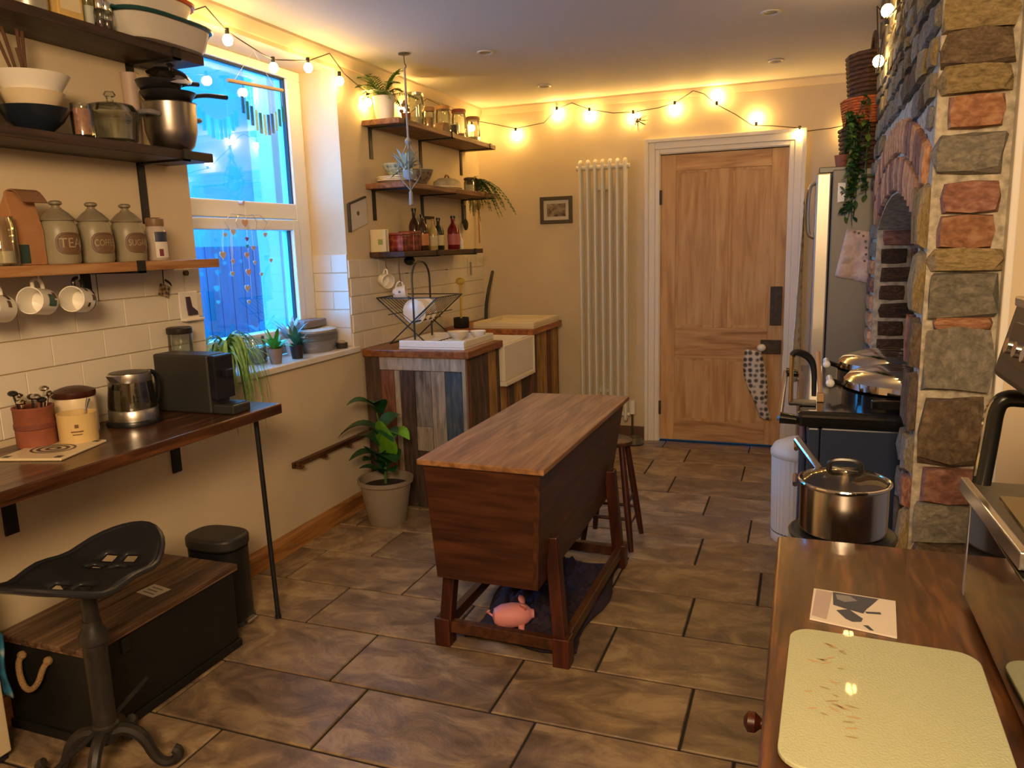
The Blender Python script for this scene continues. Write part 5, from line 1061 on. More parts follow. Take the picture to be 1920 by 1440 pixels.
# macrame hanger with silver plant
hc = P(757, 100, z=ZC); t = thing('plant_hanger', 'macrame hanger with a silvery blue plant hanging from the ceiling', 'hanging plant', tuple(hc))
MAC = plain('grey_macrame_cord', (.25, .25, .25), .9, bump=.4, scale=200)
zk = P(757, 265, y=hc.y).z; zp = P(757, 320, y=hc.y).z; zb2 = P(757, 365, y=hc.y).z
build('ceiling_rose', MB().lathe([(.03, 0), (.03, -.006), (.006, -.012)][::-1], hc, 16), plain('dark_hook', (.05, .045, .04), .5), t, smooth=True)
build('hook', MB().tube([(hc.x, hc.y, ZC-.01), (hc.x, hc.y, ZC-.05), (hc.x+.012, hc.y, ZC-.065), (hc.x, hc.y, ZC-.08)], .003, 6), plain('dark_hook', (.05, .045, .04), .5), t)
build('cord', MB().cyl((hc.x, hc.y, ZC-.07), (hc.x, hc.y, zk), .006, n=8), MAC, t, smooth=True)
build('knot', MB().lathe([(.006, -.02), (.016, -.012), (.019, 0), (.012, .012), (.006, .018)], (hc.x, hc.y, zk), 12), MAC, t, smooth=True)
for i in range(4):
    a = i*math.pi/2+.4; r_ = .062; build('cord', MB().tube([(hc.x, hc.y, zk), (hc.x+r_*math.cos(a), hc.y+r_*math.sin(a), zp+.02), (hc.x+r_*.95*math.cos(a), hc.y+r_*.95*math.sin(a), zp-.03), (hc.x, hc.y, zb2+.02)], .0035, 6), MAC, t, smooth=True)
build('tassel', MB().lathe([(.004, -.08), (.012, -.075), (.010, -.01), (.004, .0)], (hc.x, hc.y, zb2+.02), 10), MAC, t, smooth=True)
build('pot', MB().lathe([(.02, -.05), (.035, -.035), (.042, .0), (.038, .0), (.032, -.03), (.001, -.035)], (hc.x, hc.y, zp-.0), 20, caps=False), plain('grey_pot', (.3, .3, .3), .6), t, smooth=True)
SILV = plain('silver_blue_leaf', (.30, .42, .46), .6, var=.25, scale=40); rnd = random.Random(4)
for i in range(70):
    a = rnd.uniform(0, 6.28); e = rnd.uniform(-.5, 1.2); l = rnd.uniform(.07, .125); p0 = Vector((hc.x-.02, hc.y, zp+.005)); d = Vector((math.cos(a)*math.cos(e), math.sin(a)*math.cos(e), math.sin(e)))*l; build('leaf', MB().leaf(p0+d*.25, p0+d, .017, .01, 3), SILV, t)

# ================================================================== BACK WALL
# radiator: eight columns
RX0, RX1, RZ0, RZ1 = -1.525, -1.15, .16, 2.02
t = thing('column_radiator', 'tall white vertical column radiator on the back wall', 'radiator', ((RX0+RX1)/2, YB, RZ0))
RADW = plain('radiator_white', (.70, .66, .57), .35)
n = 7; pit = (RX1-RX0)/n
col = MB().tube([(0, 0, RZ0+.03), (0, 0, RZ1-.03)], .0125, 10, caps=False).tube([(0, .045, RZ0+.03), (0, .045, RZ1-.03)], .0125, 10, caps=False)
for z_, s in ((RZ1-.03, 1), (RZ0+.03, -1)): col.tube([(0, -.0, z_), (0, -.0, z_+s*.02), (0, .022, z_+s*.032), (0, .045, z_+s*.02), (0, .045, z_)], .0125, 10, caps=False)
cm = meshdata('column', col, RADW); cm.polygons.foreach_set('use_smooth', [True]*len(cm.polygons))
for i in range(n): share(cm, 'column', t, Vector((RX0+pit*(i+.5), YB-.095, 0))-ORG[t.name])
for z_ in (RZ1-.045, RZ0+.045): build('header', MB().cyl((RX0-.005, YB-.072, z_), (RX1+.005, YB-.072, z_), .016, n=12), RADW, t, smooth=True)
for z_ in (RZ1-.2, RZ0+.2): build('wall_bracket', MB().box((-1.40, YB-.05, z_), (-1.28, YB, z_+.03)), RADW, t)
v_ = build('valve', MB().cyl((RX1+.02, YB-.072, RZ0+.05), (RX1+.02, YB-.072, RZ0+.15), .022, n=14), WHITE, t, smooth=True)
for pp in ([(RX1+.02, YB-.072, 0), (RX1+.02, YB-.072, RZ0+.05)], [(RX0-.02, YB-.072, 0), (RX0-.02, YB-.072, RZ0+.045), (RX0, YB-.072, RZ0+.045)]): build('valve_pipe', MB().tube(pp, .008, 8), plain('dull_copper', (.16, .12, .08), .4, .8), t, smooth=True)
c = (-1.10, YB-.14, 0); t = thing('pet_bowl', 'small dark pet bowl on the floor below the radiator valve', 'bowl', c)
build('bowl', MB().lathe([(.065, 0), (.055, .05), (.05, .05), (.045, .012), (.001, .01)], c, 24, caps=False), plain('olive_brown_bowl', (.14, .11, .05), .4), t, smooth=True); build('rubber_ring', MB().lathe([(.066, 0), (.068, .004), (.066, .008)], c, 24), BLKPL, t, smooth=True)
# picture
a, e = P(1012, 370, y=YB-.015), P(1073, 418, y=YB-.015); t = thing('wall_picture', 'small dark framed picture with white mount beside the radiator', 'picture', ((a.x+e.x)/2, YB, e.z))
q = MB(); fw = .026
q.box((a.x, YB-.02, e.z), (a.x+fw, YB, a.z)).box((e.x-fw, YB-.02, e.z), (e.x, YB, a.z)).box((a.x+fw, YB-.02, a.z-fw), (e.x-fw, YB, a.z)).box((a.x+fw, YB-.02, e.z), (e.x-fw, YB, e.z+fw))
build('frame', q, plain('dark_brown_frame', (.07, .05, .03), .5), t, bevel=.002)
build('mount', MB().box((a.x+fw, YB-.008, e.z+fw), (e.x-fw, YB, a.z-fw)), plain('white_mount', (.6, .55, .46), .7), t)
build('print', MB().box((a.x+fw+.025, YB-.0095, e.z+fw+.025), (e.x-fw-.025, YB-.008, a.z-fw-.025)), checkerprint('sepia_print', ['#3d3124', '#7a6a55', '#a08e74'], 25, .6, 'noise', [.35, .5, .65]), t)
# spiky star decoration
c = P(1195, 226, y=YB-.04); t = thing('star_ornament', 'spiky dark tinsel star hanging on the bulb string', 'ornament', tuple(c)); rnd = random.Random(6)
build('core', MB().ball(c, .016, 10), plain('silver_core', (.4, .35, .3), .3, .8), t, smooth=True)
for i in range(34):
    d = Vector((rnd.gauss(0, 1), rnd.gauss(0, .35), rnd.gauss(0, 1))).normalized()*rnd.uniform(.05, .085); e_ = c+d; e_.y = min(e_.y, YB-.002); build('spike', MB().cyl(c, e_, .003, .0008, 5), plain('dark_tinsel', (.08, .06, .05), .35, .6), t)
build('hanging_loop', MB().tube([c, (c.x, c.y, c.z+.07)], .0015, 5), CABLE, t)
# patterned oven glove on the knob
t = thing('oven_glove', 'grey and white patterned oven glove hanging from the door knob', 'oven glove', (KX, YB-.05, .70))
GLV = checkerprint('leaf_print_cloth', ['#4b4845', '#8f8a82', '#cfc6b8'], 26, .85, pos=[.25, .38, .5])
def glv(u, v): 
    z = .70-.48*v; w_ = .05+.03*math.sin(math.pi*min(1, v*1.3))-.015*v; cx_ = KX-.055+.075*v*v+.02*v
    return (cx_+(u-.5)*2*w_, YB-.028-.018*math.sin(math.pi*u), z-.02*u)
build('cloth', MB().grid(glv, 8, 16), GLV, t, smooth=True, solid=.014)
build('loop', MB().tube([(KX, YB-.045, .70), (KX-.015, YB-.036, .66), (KX-.035, YB-.034, .64)], .003, 6), plain('white_tape', (.6, .56, .5), .8), t)

# ================================================================== WINDOW SILL
SIL = WZ0+.0005
# spider plant
c = (-2.37, 2.70, SIL); t = thing('spider_plant', 'spider plant with long striped leaves spilling over the window sill', 'potted plant', c)
build('pot', MB().lathe([(.035, 0), (.05, .085), (.053, .09), (.046, .09), (.042, .07), (.001, .07)], c, 20, caps=False), plain('dark_pot', (.06, .05, .05), .5), t, smooth=True)
rnd = random.Random(21)
for i in range(75):
    a = rnd.uniform(-1.75, 1.75); out = Vector((math.cos(a), math.sin(a), 0)); l = rnd.uniform(.09, .20); up_ = rnd.uniform(.04, .17); drop = rnd.uniform(.0, .34) if (math.cos(a)*l > .085) else rnd.uniform(-.02, .06)
    p0 = Vector((c[0]+.015, c[1]+rnd.uniform(-.015, .015), SIL+.08)); pts = []
    b1, b2, b3 = p0+out*l*.25+Vector((0, 0, up_)), p0+out*l*.9+Vector((0, 0, up_*.9)), p0+out*l+Vector((rnd.uniform(-.01, .02), rnd.uniform(-.02, .02), -drop))
    for k in range(9):
        u = k/8; p = p0*(1-u)**3+b1*3*u*(1-u)**2+b2*3*u*u*(1-u)+b3*u**3
        if p.z < SIL+.012: p.x = max(p.x, XL+.036+.002*(i % 9))
        p.z = max(p.z, SIL+.006) if p.x < XL+.03 else p.z
        p.y = max(p.y, WY0+.008) if p.x < XL+.004 else p.y
        pts.append(p)
    q = MB(); vs = []; sd = Vector((-out.y, out.x, 0))
    for k, p in enumerate(pts):
        w_ = .0065*math.sin(math.pi*min(.97, .15+.85*k/8))+.0005; vs += [p-sd*w_, p+Vector((0, 0, -.002)), p+sd*w_]
    q.add(vs, [f for k in range(8) for f in ((3*k, 3*k+1, 3*k+4, 3*k+3), (3*k+1, 3*k+2, 3*k+5, 3*k+4))]); build('leaf', q, (LEAFP, TEAL)[i % 3 == 0], t, smooth=True)
def sillplant(label, px, X, r, h, pm, lm, n, L, wd, seed, lean=0):
    c = (X, ycol(px, X, SIL), SIL); t = thing('sill_plant', label, 'potted plant', c); rnd = random.Random(seed)
    build('pot', MB().lathe([(r*.72, 0), (r, h), (r*1.04, h), (r*.92, h), (r*.85, h*.8), (.001, h*.8)], c, 20, caps=False), pm, t, smooth=True)
    for i in range(n):
        a = rnd.uniform(0, 6.28); e = rnd.uniform(.2, 1.3); l = L*rnd.uniform(.6, 1.1); p0 = Vector((c[0], c[1], SIL+h*.8)); d = Vector((math.cos(a)*math.cos(e), math.sin(a)*math.cos(e), math.sin(e)))*l
        build('leaf', MB().leaf(p0, p0+d, wd, .015, 4), lm, t, smooth=True)
sillplant('bright green plant in a grey brown pot on the window sill', 518, -2.355, .036, .075, plain('grey_brown_pot', (.24, .18, .15), .6), plain('fresh_green', (.06, .32, .05), .5, var=.3), 20, .12, .028, 31)
sillplant('dark pot with trailing blue green leaves on the window sill', 558, -2.355, .036, .07, plain('near_black_pot', (.02, .018, .02), .5), plain('blue_green_leaf', (.03, .16, .11), .5, var=.3), 18, .12, .024, 32)
sillplant('silvery leaved plant in a pale pot near the window glass', 550, -2.46, .04, .09, plain('pale_pot', (.6, .6, .6), .4), SILV, 30, .15, .02, 33)
c = (-2.47, ycol(478, -2.47, SIL), SIL); jar_glass('water_bottle', 'squat clear glass carafe between the plants on the window sill', c, .06, .13, None, fill=.6, fillm=plain('water_white', (.5, .6, .65), .2), cat='carafe')
# grey basin with two tone tray at the right end
c = (-2.42, 3.47, SIL); t = thing('grey_planter', 'oval grey metal planter at the far end of the window sill', 'planter', c)
ZINC = plain('dull_zinc', (.30, .30, .31), .45, .5)
build('basin', MB().lathe([(.07, 0), (.085, .05), (.09, .10), (.094, .105), (.086, .1), (.078, .02), (.001, .015)], c, 28, 1.0, 1.45, caps=False), ZINC, t, smooth=True)
build('dark_band', MB().lathe([(.0885, .06), (.092, .09)], c, 28, 1.0, 1.45, caps=False), plain('slate_band', (.13, .13, .14), .5), t, smooth=True)
for s in (-1, 1): build('handle', MB().tube([(c[0]-.03, c[1]+s*.125, SIL+.085), (c[0]-.025, c[1]+s*.15, SIL+.09), (c[0]+.025, c[1]+s*.15, SIL+.09), (c[0]+.03, c[1]+s*.125, SIL+.085)], .004, 6), ZINC, t, smooth=True)
build('cloth_lining', MB().lathe([(.084, .098), (.092, .115), (.06, .125), (.03, .12), (.001, .118)], c, 20, 1.0, 1.4, caps=False), plain('cream_lining', (.5, .47, .4), .8), t, smooth=True)
bx = (-2.47, 3.47, SIL+.1265); single('plastic_tray', MB().cbox((bx[0]-.0, bx[1], SIL+.147), (.1, .2, .04)), plain('brown_tray', (.2, .16, .15), .5), 'shallow brown tray lying on the grey planter', 'tray', bx, bevel=.006)
c = (-2.345, 3.585, SIL); t = thing('sponge_holder', 'small dark round sponge holder at the sill end', 'holder', c); build('cup', MB().lathe([(.03, 0), (.032, .03), (.026, .03), (.024, .006), (.001, .005)], c, 18, caps=False), plain('dark_rubber', (.03, .03, .03), .6), t, smooth=True); build('sponge', MB().lathe([(.02, .008), (.022, .035), (.014, .042)], c, 14), plain('beige_sponge', (.4, .34, .26), .9, bump=.6, scale=120), t, smooth=True)
# blue glass sun catcher
yA, yB_ = ycol(427, -2.43, 2.2), ycol(529, -2.43, 2.25); zs = 2.225
t = thing('sun_catcher', 'wind chime of blue glass strips hung from a driftwood bar in the window', 'wind chime', (-2.43, (yA+yB_)/2, zs))
build('driftwood_bar', MB().tube([(-2.43, yA, zs-.012), (-2.432, (yA+yB_)/2, zs), (-2.43, yB_, zs+.01)], .009, 8), plain('driftwood', (.28, .2, .15), .8), t, smooth=True)
build('hanging_cord', MB().tube([(-2.43, yA+.05, zs), (-2.43, (yA+yB_)/2, WZ1), (-2.43, yB_-.05, zs)], .0012, 5), plain('white_thread', (.5, .5, .5), .8), t)
BL = [plain('cobalt_glass', (.01, .08, .35), .15), plain('pale_aqua_glass', (.25, .5, .6), .15), plain('deep_teal_glass', (.01, .12, .2), .15)]
for i in range(11):
    y = yA+.09+i*(yB_-yA-.1)/10; ztop = zs-.045-.06*math.sin(math.pi*i/10)-.02; l = .075+.02*math.sin(math.pi*i/10)
    s = build('glass_strip', MB().cbox((-2.43, y, ztop-l/2), (.004, .018, l)), BL[(0, 2, 0, 1, 2, 1, 0, 0, 1, 2, 2)[i]], t)
    build('thread', MB().cyl((-2.43, y, ztop), (-2.43, y, zs), .0008, n=4), plain('white_thread', (.5, .5, .5), .8), s)
# hearts mobile
hb = P(460, 392, x=-2.47); t = thing('heart_mobile', 'wire mobile of little hearts and beads stuck to the window bar', 'mobile', tuple(hb))
HM = [plain('pale_pink_heart', (.6, .36, .3), .4), plain('pearl_heart', (.55, .5, .45), .3), plain('aqua_bead', (.05, .4, .55), .2), plain('purple_bead', (.25, .1, .4), .2)]
def heart(c, s, m_, parent):
    pts = [(16*math.sin(a_)**3/17*s, (13*math.cos(a_)-5*math.cos(2*a_)-2*math.cos(3*a_)-math.cos(4*a_))/17*s) for a_ in [2*math.pi*i/20 for i in range(20)]]
    return build('heart', MB().prism([(c[1]+u, c[2]+v) for u, v in pts], 0, c[0]-.002, c[0]+.002), m_, parent)
build('sucker_hook', MB().cyl((-2.50, hb.y, hb.z+.03), (-2.475, hb.y, hb.z+.03), .009, n=10), HM[0], t); build('drop_wire', MB().cyl((-2.47, hb.y, hb.z+.03), (-2.47, hb.y-.01, hb.z-.42), .0009, n=4), STEEL, t)
for s in (-1, 1):
    for k in (1, 2): build('curled_wire', MB().tube([(-2.47, hb.y, hb.z-.03), (-2.47, hb.y+s*.05*k, hb.z-.025), (-2.47, hb.y+s*.075*k, hb.z-.06), (-2.47, hb.y+s*.06*k, hb.z-.10)], .0015, 5), STEEL, t)
for (px, py, s, m_) in ((459, 418, .024, 0), (463, 462, .012, 2), (463, 448, .012, 3), (463, 478, .017, 0), (466, 510, .02, 0), (464, 540, .02, 1), (467, 566, .013, 1), (418, 478, .022, 1), (437, 490, .013, 0), (478, 492, .012, 1), (436, 513, .014, 1), (437, 435, .018, 1), (497, 440, .014, 1), (490, 514, .012, 1), (508, 488, .012, 0), (475, 465, .014, 0), (422, 440, .012, 1)):
    p = P(px, py, x=-2.47); hh_ = heart((-2.47, p.y, p.z), s, HM[m_], t)
    if abs(px-463) > 8: build('thread', MB().cyl((-2.47, p.y, p.z), (-2.47, p.y+(hb.y-p.y)*.1, hb.z-.08), .0006, n=4), STEEL, hh_)
# ================================================================== FRIDGE AND WHAT IS ON IT
FRX, FRY0, FRY1, FRZ = .05, 4.0, 4.6, 1.755
t = thing('fridge', 'tall grey steel fridge freezer behind the chimney breast', 'fridge', (.34, 4.3, 0))
FSIDE = plain('grey_fridge_side', (.16, .15, .13), .45, .3); FDOOR = plain('steel_fridge_door', (.45, .42, .36), .35, .8)
build('cabinet', MB().box((FRX+.07, FRY0, .02), (XR-.01, FRY1, FRZ)), FSIDE, t, bevel=.006)
build('feet', MB().box((FRX+.1, FRY0+.03, 0), (XR-.05, FRY1-.03, .02)), BLKPL, t)
for z0, z1 in ((.06, .70), (.71, FRZ-.012)):
    d = build('door', MB().box((FRX, FRY0+.002, z0), (FRX+.066, FRY1-.002, z1)), FDOOR, t, bevel=.008, bseg=3)
    build('handle', MB().tube([(FRX, FRY0+.05, z1-.3), (FRX-.035, FRY0+.05, z1-.28), (FRX-.035, FRY0+.05, z1-.06), (FRX, FRY0+.05, z1-.04)], .009, 8), STEEL, d, smooth=True)
build('top_hinge', MB().box((FRX+.01, FRY0+.01, FRZ-.012), (FRX+.13, FRY0+.08, FRZ+.014)), BLKPL, t, bevel=.003)
c = P(1578, 361, y=FRY0); t = thing('fridge_magnet', 'white oblong magnet with dark dot on the fridge side', 'magnet', (c.x, FRY0, c.z))
build('plate', MB().box((c.x-.017, FRY0-.006, c.z-.045), (c.x+.017, FRY0-.0005, c.z+.045)), WHITE, t, bevel=.005); build('dot', MB().cyl((c.x, FRY0-.0075, c.z), (c.x, FRY0-.006, c.z), .007, n=12), INK, t)
t = thing('tea_towel', 'floral pale tea towel hanging on the fridge side', 'tea towel', (.2, FRY0-.01, 1.23))
FLOR = checkerprint('floral_cloth', ['#a08f86', '#c0aca0', '#b59c92', '#8f9086'], 14, .85, 'noise', [.35, .48, .55, .7])
qa, qb, qc, qd = P(1588, 428, y=FRY0-.012), P(1640, 436, y=FRY0-.012), P(1633, 532, y=FRY0-.012), P(1565, 518, y=FRY0-.012)
def tw(u, v): 
    p = (qa*(1-u)+qb*u)*(1-v)+(qd*(1-u)+qc*u)*v; return (p.x, FRY0-.01-.006*math.sin(9*u)*v, p.z)
build('cloth', MB().grid(tw, 10, 8), FLOR, t, smooth=True, solid=.003)
dots = MB()
for k, (u, v) in enumerate(((.3, .05), (.45, .06), (.62, .1), (.72, .2), (.76, .32), (.78, .45), (.76, .58))):
    p = tw(u, v); dots.cyl((p[0], p[1]-.004, p[2]), (p[0], p[1]-.002, p[2]), .006, n=8)
build('printed_berries', dots, INK, t)
t = thing('tea_towel', 'long white patterned tea towel hanging over the fridge door handle', 'tea towel', (FRX-.05, FRY0+.12, .9))
PTW = checkerprint('speckled_cloth', ['#3a3532', '#a99f94', '#c9c0b4'], 24, .85, pos=[.12, .25, .5])
build('cloth', MB().grid(lambda u, v: (FRX-.05-.022*math.sin(5*u+1)*v-.015*v, FRY0+.012+.16*u, 1.68-.95*v), 10, 20), PTW, t, smooth=True, solid=.004)
# things on top of the fridge
WICK = grain('dark_wicker', ['#2a170c', '#4e3018', '#6d4726'], 40, (1, 1, 4), .7, .9, vary=.1); WICKO = grain('orange_wicker', ['#7a3410', '#b5561c', '#cf7a34'], 40, (1, 1, 4), .7, .9, vary=.1)
def basket(name, label, c, rx, ry, h, mt, handle=0):
    t = thing(name, label, 'basket', c)
    nb = 10
    for i in range(nb):
        z = c[2]+h*(i+.5)/nb; k = .85+.15*i/nb
        build('woven_band', MB().tube([(c[0]+rx*k*math.cos(a_)*(1+.02*(-1)**j), c[1]+ry*k*math.sin(a_)*(1+.02*(-1)**j), z) for j, a_ in enumerate([2*math.pi*q_/28 for q_ in range(28)])], h/nb*.56, 6, closed=True), mt, t)
    build('base', MB().lathe([(.001, 0), (rx*.85, 0), (rx*.85, .006)], c, 20, 1, ry/rx), mt, t)
    if handle: build('handle', MB().tube([(c[0], c[1]+ry*.95*math.cos(a_), c[2]+h*.9+handle*math.sin(a_)) for a_ in [math.pi*i/14 for i in range(15)]], .009, 8), mt, t, smooth=True)
    return t
basket('wicker_basket', 'brown wicker basket under the orange one on the fridge', (.28, 4.22, FRZ+.003), .13, .17, .20, WICK)
basket('wicker_basket', 'orange wicker basket between two darker baskets over the fridge', (.275, 4.21, FRZ+.209), .125, .16, .12, WICKO)
basket('wicker_basket', 'tall dark wicker basket with handle topping the stack on the fridge', (.285, 4.23, FRZ+.334), .115, .15, .20, WICK, .12)
pt = Vector((.262, 4.055, FRZ+.001)); pt = Vector((.165, 4.09, FRZ+.001))
t = thing('trailing_ivy', 'dark green ivy trailing down the side of the fridge', 'potted plant', tuple(pt))
build('pot', MB().lathe([(.028, 0), (.04, .07), (.036, .07), (.03, .05), (.001, .05)], pt, 18, caps=False), TERRA, t, smooth=True)
IVY = plain('ivy_green', (.018, .06, .018), .45, var=.5, scale=30); IVL = plain('ivy_light', (.09, .17, .03), .45, var=.3, scale=30); rnd = random.Random(14)
for s in range(13):
    x1 = rnd.uniform(.18, .285); zend = rnd.uniform(1.48, 1.72); ztop = rnd.uniform(1.86, 2.10); q = MB(); st = MB()
    pts = [Vector((pt.x, pt.y, FRZ+.06)), Vector((x1-.02, FRY0+.0, ztop)), Vector((x1, FRY0-.05, ztop-.1)), Vector((x1+rnd.uniform(-.02, .02), FRY0-.045, 1.7)), Vector((x1+rnd.uniform(-.03, .01), FRY0-.04, zend))]
    st.tube(pts, .002, 5); build('vine', st, IVY, t)
    for k in range(26):
        f_ = rnd.uniform(.8, 4); i0 = min(3, int(f_)); p = pts[i0].lerp(pts[i0+1], f_-i0); d = Vector((rnd.uniform(-1, .6), rnd.uniform(-1, .4), rnd.uniform(-.8, .5))).normalized()*rnd.uniform(.025, .042)
        e_ = p+d; e_.x = min(e_.x, .31); e_.y = min(e_.y, FRY0-.006) if e_.z < FRZ else e_.y; q.leaf(p, e_, .026, .004, 3)
    build('ivy_leaves', q, IVY if s % 4 else IVL, t, smooth=True)
# ================================================================== RANGE COOKER
AX0, AX1, AY0, AY1, AZ = .034, .74, 2.585, 3.565, .9
NAVY = plain('navy_enamel', (.028, .040, .085), .25, coat=.3); BENAM = plain('black_enamel', (.008, .008, .009), .15, coat=.5)
t = thing('range_cooker', 'navy cast iron range cooker with two domed chrome lids in the fireplace', 'range cooker', (.4, 2.93, 0))
build('body', MB().box((AX0+.04, AY0+.01, .08), (AX1, AY1-.01, AZ-.055)), NAVY, t, bevel=.006)
build('front_frame', MB().box((AX0, AY0+.004, .08), (AX0+.038, AY1-.004, AZ-.055)), NAVY, t, bevel=.006)
build('plinth', MB().box((AX0+.03, AY0+.02, 0), (AX1-.02, AY1-.02, .08)), BENAM, t)
build('top_plate', MB().box((AX0-.035, AY0-.012, AZ-.052), (AX1, AY1+.0, AZ)), BENAM, t, bevel=.018, bseg=4)
for k, (y0, z0, y1, z1) in enumerate(((2.645, .46, 3.04, .78), (3.12, .46, 3.50, .78), (2.645, .13, 3.04, .41), (3.12, .13, 3.50, .41))):
    d = build('oven_door', MB().box((AX0-.022, y0, z0), (AX0-.0005, y1, z1)), NAVY, t, bevel=.01, bseg=3); build('door_latch', MB().cyl((AX0-.03, y0+.05, (z0+z1)/2), (AX0-.03, y0+.16, (z0+z1)/2), .009, n=8), CHROME, d, smooth=True)
rl = build('rail', MB().cyl((AX0-.085, AY0+.01, AZ-.03), (AX0-.085, AY1-.03, AZ-.03), .010, n=10), CHROME, t, smooth=True)
for y in (AY0+.02, AY1-.04): build('rail_bracket', MB().tube([(AX0-.03, y, AZ-.035), (AX0-.085, y, AZ-.03)], [.016, .02], 10), BENAM, rl, smooth=True)
for cy in (2.875, 3.30):
    c = (.35, cy, AZ+.018)
    build('hotplate_ring', MB().lathe([(.205, -.018), (.205, .012), (.185, .016)], c, 36), BENAM, t, smooth=True)
    l = build('insulated_lid', MB().lathe([(.192, .018), (.2, .022), (.2, .045), (.185, .062), (.12, .082), (.05, .09), (.001, .091)], c, 48, caps=False), CHROME, t, smooth=True)
    build('lid_underside', MB().lathe([(.001, .018), (.196, .018)], c, 36, caps=False), BENAM, l)
    h = build('lid_handle', MB().tube([(c[0]-.19, cy, AZ+.035), (c[0]-.235, cy, AZ+.05)], .009, 8), BENAM, l, smooth=True); build('handle_coil', MB().tube([(c[0]-.245, cy-.05, AZ+.052), (c[0]-.245, cy+.05, AZ+.052)], .012, 10).ball((c[0]-.245, cy-.055, AZ+.052), .015, 12), CERAM, l, smooth=True)
build('thermostat', MB().cbox((.28, 2.63, AZ+.02), (.12, .012, .03)), BENAM, t, bevel=.004)
# wooden spoon & fire iron by the rail
a = P(1546, 690, y=3.2); e_ = P(1553, 772, y=2.62); WDL = plain('beech', (.42, .25, .12), .6)
t = thing('wooden_spatula', 'beech spatula propped against the cooker rail', 'spatula', (.10, 2.76, AZ+.001)); build('handle', MB().tube([(.075, 2.76, AZ+.008), (.06, 2.82, AZ+.16)], [.007, .008], 8), WDL, t, smooth=True); build('blade', MB().box((.063, 2.735, AZ+.001), (.085, 2.77, AZ+.03)), WDL, t, bevel=.003)
t = thing('griddle_pan', 'black griddle pan with brass hanger standing on the cooker front', 'pan', (.02, 2.71, AZ+.001))
BRASS = plain('brass', (.5, .33, .12), .3, .9)
build('hanger_post', MB().cyl((-.02, 2.68, AZ+.001), (-.02, 2.68, AZ+.17), .007, n=8), BRASS, t, smooth=True); build('handle', MB().tube([(-.02, 2.68, AZ+.165), (-.01, 2.68, AZ+.18), (.03, 2.69, AZ+.165), (.05, 2.69, AZ+.13), (.052, 2.69, AZ+.03)], [.01, .011, .013, .010, .008], 8), BLKPL, t, smooth=True)
build('pan_base', MB().box((-.025, 2.66, AZ+.0005), (.06, 2.72, AZ+.012)), BLKPL, t, bevel=.003)
# white ribbed bin in front of the chimney jamb
bc = Vector((.03, 3.82, 0)); t = thing('ribbed_bin', 'white ribbed metal bin with domed lid between cooker and fridge', 'bin', tuple(bc)); BW = plain('white_bin_enamel', (.70, .70, .68), .35)
n = 40; prof = []
for z, r_ in ((0.0, .125), (.05, .128), (.42, .135)): prof.append([(bc.x+(r_+(.0025 if j % 2 else 0))*math.cos(2*math.pi*j/(2*n)), bc.y+(r_+(.0025 if j % 2 else 0))*math.sin(2*math.pi*j/(2*n)), z) for j in range(2*n)])
q = MB(); m2 = 2*n; q.add([p for r_ in prof for p in r_], [(i*m2+j, i*m2+(j+1) % m2, (i+1)*m2+(j+1) % m2, (i+1)*m2+j) for i in range(2) for j in range(m2)]+[tuple(range(m2))]); build('body', q, BW, t)
build('base_band', MB().lathe([(.128, .0), (.131, .004), (.131, .04), (.128, .044)], bc, 36), BW, t, smooth=True); build('seam', MB().lathe([(.1295, .044), (.1315, .047), (.1295, .05)], bc, 36, caps=False), INK, t)
l = build('lid', MB().lathe([(.138, .42), (.142, .425), (.142, .445), (.125, .475), (.07, .50), (.001, .51)], bc, 36, caps=False), plain('cream_lid', (.72, .68, .58), .35), t, smooth=True); build('lid_knob', MB().ball((bc.x, bc.y, .52), .016, 12), BLKPL, l, smooth=True)

# ================================================================== SIDEBOARD COUNTER
CZ = .90; t = thing('sideboard', 'dark oak sideboard with worn top carrying the glass chopping board', 'sideboard', (.3, .95, 0))
OAK = grain('dark_oak_top', ['#2e1a0d', '#4e2f18', '#754a28'], 9, (6, .8, 6), .3, .12, vary=.03, coat=.25); OAKS = grain('dark_oak_side', ['#2a1509', '#442410', '#5c3619'], 5, (9, 1, 9), .4, .08)
build('top', MB().box((-.025, .3, CZ-.028), (XR-.012, 1.455, CZ)), OAK, t, bevel=.006, bseg=3)
build('carcass', MB().box((.0, .33, .06), (XR-.02, 1.43, CZ-.028)), OAKS, t)
build('plinth', MB().box((.02, .35, 0), (XR-.04, 1.41, .06)), OAKS, t)
for i, (y0, y1) in enumerate(((.36, .86), (.89, 1.40))):
    build('frieze_panel', MB().box((-.018, y0, .70), (.0, y1, .855)), OAKS, t, bevel=.004)
    d = build('door', MB().box((-.018, y0, .09), (.0, y1, .685)), OAKS, t, bevel=.004); build('door_panel', MB().box((-.024, y0+.07, .16), (-.018, y1-.07, .615)), OAKS, d, bevel=.003)
    kz, ky = (.605, 1.30) if i else (.605, .46); build('knob', (lambda b: MB().add([(-.018-z, ky+x, kz+y) for x, y, z in b.v], b.f))(MB().lathe([(.010, 0), (.009, .022), (.018, .032), (.018, .044), (.007, .051)], n=14)), ELMZ, d, smooth=True)
